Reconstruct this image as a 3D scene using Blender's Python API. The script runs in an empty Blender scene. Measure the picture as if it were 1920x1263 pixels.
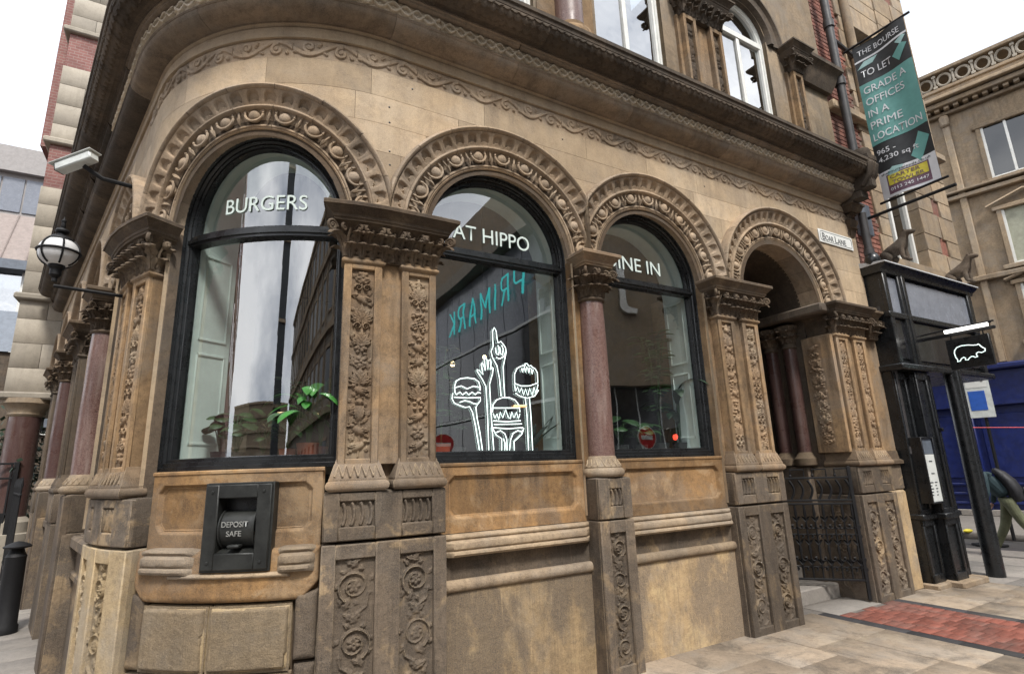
import bpy, math, random
import numpy as np
from mathutils import Matrix, Vector
SC = bpy.context.scene
PI = math.pi
rad = math.radians
# ------------------------------------------------------------------ camera, sky, sun, exposure
def setup_view():
    cam = bpy.data.cameras.new("camera"); co = bpy.data.objects.new("camera", cam)
    SC.collection.objects.link(co); SC.camera = co
    cam.sensor_width = 36; cam.lens = 1030/1920*36; cam.clip_end = 3000; cam.clip_start = .05
    p, r = rad(13.45), rad(-1.95)
    f = Vector((0, math.cos(p), math.sin(p))); u = Vector((0, -math.sin(p), math.cos(p))); x = Vector((1, 0, 0))
    xr = x*math.cos(r)+u*math.sin(r); ur = -x*math.sin(r)+u*math.cos(r)
    m = Matrix((xr, ur, -f)).transposed().to_4x4(); m.translation = (0, 0, 1.6); co.matrix_world = m
    w = bpy.data.worlds.new("World"); SC.world = w; w.use_nodes = True
    nt = w.node_tree; N = nt.nodes; L = nt.links; bg = N["Background"]
    sky = N.new("ShaderNodeTexSky"); sky.sky_type = 'NISHITA'; sky.sun_disc = False
    sky.sun_elevation = rad(54); sky.sun_rotation = rad(158)
    tc = N.new("ShaderNodeTexCoord"); mp = N.new("ShaderNodeMapping"); mp.inputs['Scale'].default_value = (1, 1, 2.2)
    nz = N.new("ShaderNodeTexNoise"); nz.inputs['Scale'].default_value = 2.1; nz.inputs['Detail'].default_value = 5; nz.inputs['Roughness'].default_value = .58
    cr = N.new("ShaderNodeValToRGB"); cr.color_ramp.elements[0].position = .36; cr.color_ramp.elements[1].position = .62
    cr.color_ramp.elements[0].color = (8.2, 8.9, 10.2, 1); cr.color_ramp.elements[1].color = (20, 20.3, 20.8, 1)
    mx = N.new("ShaderNodeMix"); mx.data_type = 'RGBA'; mx.inputs[0].default_value = .9
    L.new(tc.outputs['Generated'], mp.inputs[0]); L.new(mp.outputs[0], nz.inputs[0]); L.new(nz.outputs[0], cr.inputs[0])
    L.new(sky.outputs[0], mx.inputs[6]); L.new(cr.outputs[0], mx.inputs[7]); L.new(mx.outputs[2], bg.inputs[0])
    bg.inputs[1].default_value = .1
    s = bpy.data.lights.new("sun", 'SUN'); s.energy = 3.1; s.angle = rad(10); s.color = (1, .96, .9)
    so = bpy.data.objects.new("sun", s); SC.collection.objects.link(so)
    az, el = rad(158), rad(54)
    d = Vector((-math.sin(az)*math.cos(el), -math.cos(az)*math.cos(el), -math.sin(el)))
    so.rotation_euler = d.to_track_quat('-Z', 'Y').to_euler()
    SC.view_settings.view_transform = 'Standard'; SC.view_settings.look = 'None'; SC.view_settings.gamma = 1
    SC.view_settings.exposure = 0.46; SC.view_settings.use_curve_mapping = False
    SC.render.engine = 'CYCLES'
setup_view()
# ------------------------------------------------------------------ plan of the curved facade: (u along, z up, d outwards) -> world
AZ = rad(59.75); AL = rad(-43)
D = np.array([math.sin(AZ), math.cos(AZ)]); N_ = np.array([math.cos(AZ), -math.sin(AZ)])
DL = np.array([math.sin(AL), math.cos(AL)]); NL = np.array([-math.cos(AL), math.sin(AL)])
R = 1.72; S0 = 1.18; WN = -3.86; TH = rad(77.25); UE = S0-R*TH
CC = D*S0+N_*(WN-R)
E0 = CC+R*(N_*math.cos(TH)-D*math.sin(TH)); LE = float(E0@DL); WL = float(E0@NL)
def F(P):
    P = np.asarray(P, float); u, z, d = P[..., 0], P[..., 1], P[..., 2]
    ph = (S0-np.clip(u, UE, S0))/R
    nx = N_[0]*np.cos(ph)-D[0]*np.sin(ph); ny = N_[1]*np.cos(ph)-D[1]*np.sin(ph)
    x = CC[0]+(R+d)*nx; y = CC[1]+(R+d)*ny
    a = np.maximum(u-S0, 0); b = np.maximum(UE-u, 0)
    return np.stack([x+D[0]*a+DL[0]*b, y+D[1]*a+DL[1]*b, z], -1)
def FR(u, z, d=0, rot=0):                       # placement matrix: x along, y up, z outwards
    o = F([u, z, d]); n = F([u, z, d+1])-o; n = Vector(n); up = Vector((0, 0, 1)); t = up.cross(n)
    c, s = math.cos(rot), math.sin(rot); X = t*c+up*s; Y = -t*s+up*c
    m = Matrix((X, Y, n)).transposed().to_4x4(); m.translation = o; return m
def W(P): return np.asarray(P, float)
def plane(ox, oy, az):                          # vertical wall map: x along az, y up, z towards the right of az
    dx, dy = math.sin(az), math.cos(az)
    def m(P):
        P = np.asarray(P, float); a, z, d = P[..., 0], P[..., 1], P[..., 2]
        return np.stack([ox+dx*a+dy*d, oy+dy*a-dx*d, z], -1)
    return m
def xyz(ox, oy, oz=0, rz=0, s=1):
    c, sn = math.cos(rz), math.sin(rz)
    def m(P):
        P = np.asarray(P, float)*s
        return np.stack([ox+c*P[..., 0]-sn*P[..., 1], oy+sn*P[..., 0]+c*P[..., 1], oz+P[..., 2]], -1)
    return m
# ------------------------------------------------------------------ mesh collector
class MB:
    def __init__(s, m=F): s.V = []; s.Q = []; s.n = 0; s.m = m; s.col = []
    def raw(s, v, q, world=False):
        v = np.asarray(v, float).reshape(-1, 3)
        if not world: v = s.m(v)
        s.V.append(v); s.Q.append(np.asarray(q, int)+s.n); s.n += len(v); return s
    def grid(s, P, cu=False, cv=False, world=False):
        P = np.asarray(P, float); a, b = P.shape[:2]
        I = np.arange(a*b).reshape(a, b)
        i = np.arange(a if cu else a-1); j = np.arange(b if cv else b-1)
        i0, j0 = np.meshgrid(i, j, indexing='ij'); i1 = (i0+1) % a; j1 = (j0+1) % b
        q = np.stack([I[i0, j0], I[i1, j0], I[i1, j1], I[i0, j1]], -1).reshape(-1, 4)
        return s.raw(P.reshape(-1, 3), q, world)
    def sweep(s, prof, us, closed=True, caps=True):     # prof (d,z) swept along u
        P = np.array([[(u, z, d) for (d, z) in prof] for u in us])
        s.grid(P, cv=closed)
        if caps and closed and len(prof) > 2:
            for e in (0, -1):
                c = P[e]; k = len(c); cen = c.mean(0)
                s.raw(np.vstack([c, cen]), [[i, (i+1) % k, k, k] for i in range(k)])
        return s
    def box(s, u0, u1, z0, z1, d0, d1, b=.004, step=.12):
        b = min(b, (u1-u0)*.3, (z1-z0)*.3, abs(d1-d0)*.3)
        def ring(e): return [(d0+e, z0+b), (d0+e, z1-b), (d0+b, z1-e), (d1-b, z1-e), (d1-e, z1-b), (d1-e, z0+b), (d1-b, z0+e), (d0+b, z0+e)]
        n = max(1, int((u1-u0)/step)) if (u0 < S0 and u1 > UE and s.m is F) else 1
        us = [u0]+list(np.linspace(u0+b, u1-b, n+1))+[u1]
        P = []
        for k, u in enumerate(us):
            e = b if k in (0, len(us)-1) else 0
            P.append([(u, z, d) for (d, z) in ring(e)])
        P = np.array(P); s.grid(P, cv=True)
        for e in (0, -1): s.raw(P[e], [[0, 1, 2, 7], [7, 2, 3, 6], [6, 3, 4, 5]])
        return s
    def ring(s, prof, u0, u1, df, dw, close_top=True, step=.15):   # profile (off,z) mitred round a pier: left, front, right
        n = max(1, int((u1-u0)/step)) if (u0 < S0 and u1 > UE and s.m is F) else 1
        P = []
        for o, z in prof:
            row = [(u0-o, z, dw)]
            row += [(u, z, df+o) for u in np.linspace(u0-o, u1+o, n+1)]
            row += [(u1+o, z, dw)]; P.append(row)
        P = np.array(P).transpose(1, 0, 2)
        s.grid(P)
        if close_top:
            for e in (0, -1):
                f = P[1:-1, e]; bk = f.copy(); bk[:, 2] = dw
                s.grid(np.stack([f, bk], 1))
        return s
    def arc(s, prof, cu, z0, a0=0, a1=PI, n=56, lim=None):
        aa = np.linspace(a0, a1, n+1)
        P = np.array([[(cu+r*math.cos(a), z0+r*math.sin(a), d) for (r, d) in prof] for a in aa])
        if lim: P[..., 0] = np.clip(P[..., 0], lim[0], lim[1])
        return s.grid(P[::-1])
    def frame(s, prof, cu, z0, r, zb, n=44):            # prof (inset,d) up the jambs and round the arch
        st = [(1, 0, zb)]+[(1, 0, z) for z in np.linspace(zb, z0, 8)[1:-1]]
        rows = []
        for _, _, z in st: rows.append([(cu+(r-o), z, d) for o, d in prof])
        for a in np.linspace(0, PI, n+1): rows.append([(cu+(r-o)*math.cos(a), z0+(r-o)*math.sin(a), d) for o, d in prof])
        for _, _, z in st[::-1]: rows.append([(cu-(r-o), z, d) for o, d in prof])
        return s.grid(np.array(rows)[::-1])
    def tube(s, pts, r, k=6, world=False, cap=True):
        if not world: pts = s.m(np.asarray(pts, float))
        pts = np.asarray(pts, float); n = len(pts)
        r = np.full(n, r) if np.isscalar(r) else np.asarray(r)
        T = np.gradient(pts, axis=0); T /= np.linalg.norm(T, axis=1)[:, None]+1e-12
        a = np.array([0, 0, 1.]) if abs(T[0][2]) < .9 else np.array([1., 0, 0])
        P = []; x = np.cross(T[0], a)
        for i in range(n):
            x = x-T[i]*(x@T[i]); x /= np.linalg.norm(x)+1e-12; y = np.cross(T[i], x)
            P.append([pts[i]+r[i]*(x*math.cos(t)+y*math.sin(t)) for t in np.arange(k)*2*PI/k])
        P = np.array(P); s.grid(P, cv=True, world=True)
        if cap:
            for e in (0, -1): s.raw(np.vstack([P[e], pts[e]]), [[i, (i+1) % k, k, k] for i in range(k)], True)
        return s
    def lathe(s, prof, cu, cd, n=24, a0=0, a1=2*PI):    # prof (r,z) round a vertical axis at (u,d)
        full = abs(a1-a0-2*PI) < 1e-6
        aa = np.linspace(a0, a1, n, endpoint=not full)
        P = np.array([[(cu+r*math.cos(a), z, cd+r*math.sin(a)) for (r, z) in prof] for a in aa])
        return s.grid(P, cu=full)
    def ell(s, c, r, k=10, l=7, M=None, world=False):
        th = np.linspace(0, 2*PI, k, endpoint=False); ph = np.linspace(-PI/2, PI/2, l)
        P = np.array([[(math.cos(p)*math.cos(t)*r[0], math.sin(p)*r[1], math.cos(p)*math.sin(t)*r[2]) for p in ph] for t in th])
        if M is not None: P = P@np.array(M).T
        return s.grid(P+np.array(c), cu=True, world=world)
    def mesh(s, name, smooth=True, ang=38, off=(0, 0, 0)):
        me = bpy.data.meshes.new(name)
        if not s.V: return me
        v = np.vstack(s.V)-np.array(off)
        q = np.vstack([x.reshape(-1, 4) for x in s.Q])
        tri = q[:, 2] == q[:, 3]
        sz = np.where(tri, 3, 4); lt = q[:, :].ravel()
        keep = np.ones((len(q), 4), bool); keep[tri, 3] = False
        lv = q[keep]
        me.vertices.add(len(v)); me.vertices.foreach_set("co", v.astype(np.float32).ravel())
        me.loops.add(len(lv)); me.loops.foreach_set("vertex_index", lv.astype(np.int32))
        st = np.concatenate([[0], np.cumsum(sz)[:-1]]).astype(np.int32)
        me.polygons.add(len(q)); me.polygons.foreach_set("loop_start", st)
        me.update(calc_edges=True); me.validate()
        if smooth:
            me.shade_smooth(); me.set_sharp_from_angle(angle=rad(ang))
        return me
LOC = {}
def thing(name, label, cat, loc=(0, 0, 0), group=None):
    o = bpy.data.objects.new(name, None); o.empty_display_size = .2; SC.collection.objects.link(o); o.location = loc
    o['label'] = label; o['category'] = cat
    if group: o['group'] = group
    LOC[o.name] = np.array(loc, float); return o
def link(name, me, mat=None, parent=None, label=None, cat=None, group=None, kind=None):
    o = bpy.data.objects.new(name, me); SC.collection.objects.link(o)
    if mat and not me.materials: me.materials.append(M[mat])
    if parent: o.parent = parent; LOC[o.name] = LOC[parent.name]
    else: LOC[o.name] = np.zeros(3)
    for k, v in (('label', label), ('category', cat), ('group', group), ('kind', kind)):
        if v: o[k] = v
    return o
def obj(name, mb, mat, parent=None, smooth=True, ang=38, **kw):
    off = LOC[parent.name] if parent else (0, 0, 0)
    return link(name, mb.mesh(name, smooth, ang, off), mat, parent, **kw)
def inst(name, me, mw, parent):
    o = bpy.data.objects.new(name, me); SC.collection.objects.link(o); o.parent = parent; LOC[o.name] = LOC[parent.name]
    m = mw.copy(); m.translation = m.translation-Vector(LOC[parent.name]); o.matrix_local = m; return o
def copy_tree(o, parent=None):
    c = o.copy(); SC.collection.objects.link(c)
    if parent: c.parent = parent
    for ch in list(o.children): copy_tree(ch, c)
    return c
def text_geo(txt, font=None, size=1, ext=.0, shear=0):
    cu = bpy.data.curves.new("t", 'FONT'); cu.body = txt; cu.size = size; cu.extrude = ext; cu.resolution_u = 4; cu.shear = shear
    o = bpy.data.objects.new("t", cu); SC.collection.objects.link(o)
    me = o.to_mesh(); v = np.array([x.co[:] for x in me.vertices]); t = []
    for p in me.polygons:
        i = list(p.vertices)
        if len(i) == 4: t.append(i)
        elif len(i) == 3: t.append(i+[i[2]])
        else:
            for k in range(1, len(i)-1): t.append([i[0], i[k], i[k+1], i[k+1]])
    o.to_mesh_clear(); bpy.data.objects.remove(o); bpy.data.curves.remove(cu)
    return v, np.array(t)
def text(mb, txt, u0, z0, h, w=None, d=0, depth=.003, bold=0, slope=0):   # fitted into a box h tall (w wide)
    v, q = text_geo(txt, ext=.5)
    mn, mx = v.min(0), v.max(0); s = h/(mx[1]-mn[1]); sx = (w/(mx[0]-mn[0])) if w else s
    zz = (v[:, 2]-mn[2])/(mx[2]-mn[2])
    P = np.stack([u0+(v[:, 0]-mn[0])*sx, z0+(v[:, 1]-mn[1])*s+slope*(v[:, 0]-mn[0])*sx, d+zz*depth], -1)
    return mb.raw(P, q)
# ------------------------------------------------------------------ materials
M = {}
def mat(name):
    m = bpy.data.materials.new(name); m.use_nodes = True; M[name] = m
    nt = m.node_tree; b = nt.nodes["Principled BSDF"]; return m, nt, b
def nn(nt, t, **kw):
    n = nt.nodes.new("ShaderNode"+t)
    for k, v in kw.items():
        if k in n.inputs: n.inputs[k].default_value = v
        else: setattr(n, k, v)
    return n
def mixc(nt, f, a, b, mode='MIX'):
    n = nt.nodes.new("ShaderNodeMix"); n.data_type = 'RGBA'; n.blend_type = mode
    for i, x in ((0, f), (6, a), (7, b)):
        if hasattr(x, 'is_linked') or hasattr(x, 'links'): nt.links.new(x, n.inputs[i])
        elif i: n.inputs[i].default_value = (*x, 1) if len(x) == 3 else x
        else: n.inputs[i].default_value = x
    return n.outputs[2]
def ramp(nt, src, p0, p1, a=0, b=1):
    n = nt.nodes.new("ShaderNodeMapRange"); n.interpolation_type = 'SMOOTHSTEP'
    n.inputs[1].default_value = p0; n.inputs[2].default_value = p1; n.inputs[3].default_value = a; n.inputs[4].default_value = b
    nt.links.new(src, n.inputs[0]); return n.outputs[0]
def noise(nt, scale, det=4, vec=None, rough=.55, sc=None, dist=0):
    g = nn(nt, 'NewGeometry') if vec is None else None
    v = g.outputs['Position'] if g else vec
    if sc:
        mp = nt.nodes.new("ShaderNodeMapping"); mp.inputs['Scale'].default_value = sc; nt.links.new(v, mp.inputs[0]); v = mp.outputs[0]
    n = nn(nt, 'TexNoise', Scale=scale, Detail=det, Roughness=rough, Distortion=dist); nt.links.new(v, n.inputs[0]); return n.outputs[0]
def stone(name, a, b, soot=(.05, .04, .03), so=.5, streak=.5, rough=.88, bump=.35, pale=None, pa=.0, grain=1.0, patch=1.3, wear=0, wcol=(.55, .43, .28), hard=0, mott=1):
    wm = lambda q: (q[0]*1.02, q[1]*.985, q[2]*.955); a, b = wm(a), wm(b); soot = tuple(x*.82 for x in soot)
    m, nt, bs = mat(name); L = nt.links
    c = mixc(nt, ramp(nt, noise(nt, patch, 5), .32, .68), a, b)
    c = mixc(nt, ramp(nt, noise(nt, 6, 8, rough=.7), .32, .70, 0, .75*mott), c, tuple(x*.70 for x in b))
    c = mixc(nt, ramp(nt, noise(nt, 24, 6, rough=.75), .48, .68, 0, .55*mott), c, tuple(x*.55 for x in b)); c = mixc(nt, ramp(nt, noise(nt, 33, 6, rough=.75), .56, .72, 0, .4*mott), c, tuple(min(1, x*1.3) for x in a))
    g_ = sum(b)/3*1.02; c = mixc(nt, ramp(nt, noise(nt, 1.9, 7, rough=.65, dist=.5), .44, .62, 0, .55*mott), c, (g_*1.06, g_*.97, g_*.85))
    if pale:
        c = mixc(nt, ramp(nt, noise(nt, 2.3, 8, rough=.72, dist=.4), .53, .60, 0, pa), c, pale)
    s1 = noise(nt, 1, 7, sc=(9, 9, 1.1), rough=.65); s2 = noise(nt, .9, 6, rough=.6)
    mm = nn(nt, 'Math', operation='MULTIPLY'); L.new(ramp(nt, s1, .40, .72), mm.inputs[0]); L.new(ramp(nt, s2, .35, .62), mm.inputs[1])
    m2 = nn(nt, 'Math', operation='MULTIPLY'); L.new(mm.outputs[0], m2.inputs[0]); m2.inputs[1].default_value = streak
    c = mixc(nt, m2.outputs[0], c, soot)
    c = mixc(nt, ramp(nt, noise(nt, 2.7, 9, rough=.75, dist=.6), .46, .66, 0, so), c, soot)
    if hard:
        c = mixc(nt, ramp(nt, noise(nt, .9, 9, rough=.62, dist=.3, sc=(1, 1, .8)), .44, .50, 0, hard), c, tuple(x*1.25 for x in soot))
        c = mixc(nt, ramp(nt, noise(nt, 1, 6, sc=(55, 55, 3.5), rough=.7), .50, .70, 0, .5), c, soot)
        c = mixc(nt, ramp(nt, noise(nt, 1, 5, sc=(40, 40, 3), rough=.7), .58, .74, 0, .35), c, tuple(min(1, x*1.5) for x in a))
    if wear:
        bv = nt.nodes.new('ShaderNodeBevel'); bv.samples = 4; bv.inputs[0].default_value = .007; gm = nn(nt, 'NewGeometry')
        dp = nn(nt, 'VectorMath', operation='DOT_PRODUCT'); L.new(bv.outputs[0], dp.inputs[0]); L.new(gm.outputs['Normal'], dp.inputs[1])
        e1 = ramp(nt, dp.outputs['Value'], .93, .78, 0, wear); e2 = ramp(nt, noise(nt, 14, 5, rough=.7), .38, .55)
        me_ = nn(nt, 'Math', operation='MULTIPLY'); L.new(e1, me_.inputs[0]); L.new(e2, me_.inputs[1]); c = mixc(nt, me_.outputs[0], c, wcol)
    sp = noise(nt, 70, 3, rough=.8)
    c = mixc(nt, ramp(nt, sp, .62, .75, 0, .45), c, tuple(x*.45 for x in b))
    c = mixc(nt, ramp(nt, noise(nt, 160, 2), .3, .7, 0, .3*grain), c, tuple(min(1, x*1.35) for x in a))
    oi = nn(nt, 'ObjectInfo'); hv = nn(nt, 'HueSaturation'); L.new(ramp(nt, oi.outputs['Random'], 0, 1, .78, 1.14), hv.inputs['Value'])
    L.new(c, hv.inputs['Color']); L.new(hv.outputs[0], bs.inputs['Base Color'])
    bs.inputs['Roughness'].default_value = rough; bs.inputs['Specular IOR Level'].default_value = .25
    bp = nn(nt, 'Bump', Strength=bump, Distance=.006); bp2 = nn(nt, 'Bump', Strength=bump*.9, Distance=.02)
    L.new(noise(nt, 120, 5, rough=.7), bp.inputs['Height']); L.new(noise(nt, 16, 8, rough=.7), bp2.inputs['Height'])
    L.new(bp2.outputs[0], bp.inputs['Normal']); L.new(bp.outputs[0], bs.inputs['Normal'])
def plain(name, col, rough=.5, metal=0, bump=0, bs_=40, var=.15, spec=.5, emit=None, es=1, coat=0):
    m, nt, b = mat(name); L = nt.links
    c = mixc(nt, ramp(nt, noise(nt, 7, 6, rough=.7), .3, .7), tuple(x*(1-var) for x in col), tuple(min(1, x*(1+var)) for x in col))
    L.new(c, b.inputs['Base Color']); b.inputs['Metallic'].default_value = metal; b.inputs['Specular IOR Level'].default_value = spec
    L.new(ramp(nt, noise(nt, 12, 6), .3, .7, max(0, rough-.08), min(1, rough+.08)), b.inputs['Roughness'])
    if coat: b.inputs['Coat Weight'].default_value = coat
    if emit: b.inputs['Emission Color'].default_value = (*emit, 1); b.inputs['Emission Strength'].default_value = es
    if bump:
        bp = nn(nt, 'Bump', Strength=bump, Distance=.005); L.new(noise(nt, bs_, 5), bp.inputs['Height']); L.new(bp.outputs[0], b.inputs['Normal'])
def glassy(name, tint=(.93, .97, .96), ior=1.9, wob=.05, ws=1.2, rough=0.0):
    m, nt, b = mat(name); L = nt.links; nt.nodes.remove(b); out = nt.nodes["Material Output"]
    t = nn(nt, 'BsdfTransparent'); t.inputs[0].default_value = (*tint, 1)
    g = nn(nt, 'BsdfGlossy'); g.inputs['Roughness'].default_value = rough
    fr = nn(nt, 'Fresnel'); gb = nn(nt, 'NewGeometry'); L.new(ramp(nt, gb.outputs['Backfacing'], 0, 1, ior, 1/ior), fr.inputs['IOR'])
    bp = nn(nt, 'Bump', Strength=wob, Distance=.05); L.new(noise(nt, ws, 2), bp.inputs['Height']); L.new(bp.outputs[0], g.inputs['Normal'])
    mx = nn(nt, 'MixShader'); L.new(fr.outputs[0], mx.inputs[0]); L.new(t.outputs[0], mx.inputs[1]); L.new(g.outputs[0], mx.inputs[2]); L.new(mx.outputs[0], out.inputs[0])
def granite(name, a, b, w):
    m, nt, bs = mat(name); L = nt.links
    v = nn(nt, 'TexVoronoi', Scale=130); g = nn(nt, 'NewGeometry'); L.new(g.outputs['Position'], v.inputs[0])
    c = mixc(nt, ramp(nt, v.outputs['Color'], .2, .8), a, b)
    c = mixc(nt, ramp(nt, noise(nt, 90, 4, rough=.8), .58, .68, 0, .75), c, w)
    c = mixc(nt, ramp(nt, noise(nt, 1, 6, sc=(14, 14, 1.6)), .5, .72, 0, .5), c, w)
    c = mixc(nt, ramp(nt, noise(nt, 60, 3), .62, .7, 0, .6), c, (.03, .02, .02))
    L.new(c, bs.inputs['Base Color']); L.new(ramp(nt, noise(nt, 5, 5), .3, .7, .22, .5), bs.inputs['Roughness'])
def brickmat(name, a, b, mortar, sc=1, vert=False):
    m, nt, bs = mat(name); L = nt.links
    g = nn(nt, 'NewGeometry'); sx = nn(nt, 'SeparateXYZ'); L.new(g.outputs['Position'], sx.inputs[0])
    ad = nn(nt, 'Math', operation='ADD'); L.new(sx.outputs[0], ad.inputs[0]); L.new(sx.outputs[1], ad.inputs[1])
    cx = nn(nt, 'CombineXYZ'); L.new(ad.outputs[0], cx.inputs[0]); L.new(sx.outputs[2], cx.inputs[1])
    t = nn(nt, 'TexBrick', Scale=sc); t.inputs['Color1'].default_value = (*a, 1); t.inputs['Color2'].default_value = (*b, 1); t.inputs['Mortar'].default_value = (*mortar, 1)
    t.inputs['Mortar Size'].default_value = .008; t.inputs['Brick Width'].default_value = .22; t.inputs['Row Height'].default_value = .075
    L.new(cx.outputs[0], t.inputs['Vector'])
    c = mixc(nt, ramp(nt, noise(nt, 3, 6), .4, .7, 0, .5), t.outputs[0], tuple(x*.5 for x in a))
    L.new(c, bs.inputs['Base Color']); bs.inputs['Roughness'].default_value = .9
    bp = nn(nt, 'Bump', Strength=.4, Distance=.01); L.new(t.outputs['Fac'], bp.inputs['Height']); bp.invert = True; L.new(bp.outputs[0], bs.inputs['Normal'])
stone('ashlar', (.49, .39, .27), (.40, .305, .20), soot=(.17, .13, .10), so=.35, streak=.5, bump=.28, mott=.5)
stone('arch_stone', (.42, .325, .225), (.32, .24, .165), soot=(.085, .066, .05), so=.6, streak=.5, bump=.35, mott=.8, wear=.5)
stone('carved', (.33, .23, .14), (.22, .155, .10), soot=(.06, .045, .035), so=.6, streak=.4, bump=.35, pale=(.52, .43, .30), pa=.35, wear=.5)
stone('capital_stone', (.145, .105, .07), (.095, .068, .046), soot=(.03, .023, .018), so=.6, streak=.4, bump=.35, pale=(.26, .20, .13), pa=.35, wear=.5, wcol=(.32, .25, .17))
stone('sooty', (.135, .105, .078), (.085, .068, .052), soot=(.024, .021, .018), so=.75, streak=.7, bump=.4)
stone('shaft_stone', (.345, .235, .13), (.245, .165, .095), soot=(.07, .053, .04), so=.7, streak=1.0, bump=.35)
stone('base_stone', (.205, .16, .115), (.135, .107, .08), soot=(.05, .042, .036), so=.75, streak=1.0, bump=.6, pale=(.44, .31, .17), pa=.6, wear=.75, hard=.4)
stone('plinth_face', (.43, .32, .185), (.33, .24, .14), soot=(.115, .095, .08), so=.3, streak=.8, bump=.55, pale=(.50, .38, .21), pa=.5, patch=.9, hard=.85)
stone('amber_stone', (.34, .205, .09), (.22, .135, .068), soot=(.075, .056, .044), so=.65, streak=1.0, bump=.4, pale=(.40, .30, .19), pa=.45, wear=.7)
stone('pale_worn', (.38, .295, .20), (.26, .20, .135), soot=(.11, .085, .065), so=.6, streak=.6, bump=.6, wear=.8)
stone('base_moulding_stone', (.29, .21, .135), (.20, .145, .095), soot=(.08, .06, .045), so=.6, streak=.4, bump=.4, wear=.8)
stone('cove_stone', (.33, .26, .19), (.24, .19, .14), soot=(.07, .056, .045), so=.6, streak=.5, bump=.25)
stone('crust_stone', (.29, .225, .14), (.22, .17, .11), soot=(.10, .08, .06), so=.5, streak=.8, bump=.7, hard=.3)
stone('yellow_margin', (.42, .33, .20), (.34, .26, .155), soot=(.14, .11, .075), so=.5, streak=.3, bump=.6)
stone('guilloche_stone', (.66, .57, .44), (.56, .48, .36), so=.1, streak=.2)
stone('brown_panel', (.42, .34, .24), (.36, .29, .20), so=.2, streak=.3)
stone('joint', (.14, .10, .065), (.11, .08, .055), so=.3, streak=.3)
stone('far_stone', (.40, .315, .215), (.31, .24, .165), soot=(.13, .105, .085), so=.4, streak=.6, bump=.2, patch=.5)
stone('cream_block', (.37, .34, .285), (.31, .285, .24), soot=(.18, .16, .13), so=.3, streak=.4, bump=.12, patch=.6, mott=.4)
stone('slab', (.34, .275, .205), (.28, .23, .175), soot=(.10, .087, .073), so=.85, streak=0, bump=.3, patch=.8, pale=(.42, .35, .26), pa=.4)
stone('slab_grey', (.27, .25, .23), (.21, .20, .185), soot=(.12, .115, .11), so=.4, streak=0, bump=.3)
stone('tactile', (.27, .095, .07), (.20, .075, .055), soot=(.12, .065, .055), so=.6, streak=0, bump=.25)
stone('dark_edge', (.06, .06, .065), (.045, .045, .05), so=.2, streak=0)
stone('asphalt', (.075, .075, .08), (.055, .055, .06), so=.3, streak=0, bump=.5, grain=.6)
stone('red_brick', (.30, .135, .10), (.22, .095, .075), soot=(.09, .05, .045), so=.5, streak=.3, bump=.4)
stone('mortar', (.30, .22, .18), (.22, .16, .13), so=.3, streak=.2)
granite('pink_granite', (.11, .058, .048), (.175, .105, .088), (.31, .245, .215))
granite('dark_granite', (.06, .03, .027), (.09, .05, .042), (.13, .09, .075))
brickmat('brick_band', (.27, .125, .11), (.22, .095, .085), (.30, .22, .19))
plain('black_paint', (.010, .011, .012), .30, bump=.05, bs_=20, var=.3)
plain('black_gloss', (.010, .010, .012), .18, var=.3, bump=.05, bs_=9, coat=.4)
plain('iron', (.008, .008, .009), .6, bump=.2, spec=.3)
plain('safe_metal', (.022, .023, .021), .5, metal=.25, bump=.25, var=.4)
plain('silver', (.62, .62, .58), .35, metal=.8)
plain('pipe_paint', (.035, .032, .032), .5, bump=.2, var=.3)
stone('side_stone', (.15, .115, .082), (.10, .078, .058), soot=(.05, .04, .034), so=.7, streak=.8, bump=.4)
plain('white_paint', (.62, .66, .62), .45, var=.06)
plain('reveal_paint', (.74, .80, .77), .5, var=.06)
plain('sash_paint', (.72, .72, .68), .5, var=.08)
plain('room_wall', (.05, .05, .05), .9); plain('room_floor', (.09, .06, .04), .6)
plain('vinyl', (.56, .64, .60), .6, var=.03)
plain('neon', (.85, .95, .92), .4, var=.02, emit=(.78, 1, .95), es=.95)
plain('neon_orange', (.9, .6, .3), .4, var=.02, emit=(1, .55, .2), es=.8)
plain('bulb_glow', (1, .8, .5), .4, emit=(1, .72, .38), es=7)
plain('bulb_disc', (1, .8, .5), .4, emit=(1, .68, .34), es=1.6)
plain('red_glow', (1, .1, .05), .4, emit=(1, .06, .03), es=6)
plain('lamp_tube', (.9, .9, .9), .3, emit=(1, .97, .92), es=2.5)
plain('globe', (.62, .62, .62), .25, var=.08)
plain('cctv_white', (.60, .63, .61), .4); plain('sign_white', (.72, .73, .70), .45, var=.05, bump=.05)
plain('sign_ink', (.05, .055, .06), .5); plain('slate_grey', (.13, .15, .18), .5)
plain('banner_black', (.018, .02, .022), .55); plain('banner_teal', (.12, .31, .285), .6, var=.08); plain('banner_white', (.62, .63, .65), .6, var=.05)
plain('banner_yellow', (.55, .47, .05), .6); plain('banner_purple', (.13, .07, .10), .6); plain('banner_light', (.30, .47, .46), .6)
plain('blue_paint', (.006, .014, .095), .4, bump=.1, bs_=8, var=.25); plain('blue_light', (.02, .10, .45), .5)
plain('leaf_green', (.028, .07, .022), .4, var=.5); plain('leaf_bright', (.03, .14, .02), .4, var=.4); plain('leaf_dark', (.012, .03, .014), .45, var=.4)
plain('terracotta', (.30, .07, .035), .7); plain('pot_dark', (.02, .02, .02), .5); plain('soil', (.03, .02, .012), .9)
plain('stem_brown', (.07, .05, .025), .8)
plain('sign_red', (.55, .03, .03), .4); plain('cone_red', (.6, .05, .02), .5); plain('teal_letter', (.05, .5, .5), .4, emit=(.1, .8, .8), es=1.1)
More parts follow.
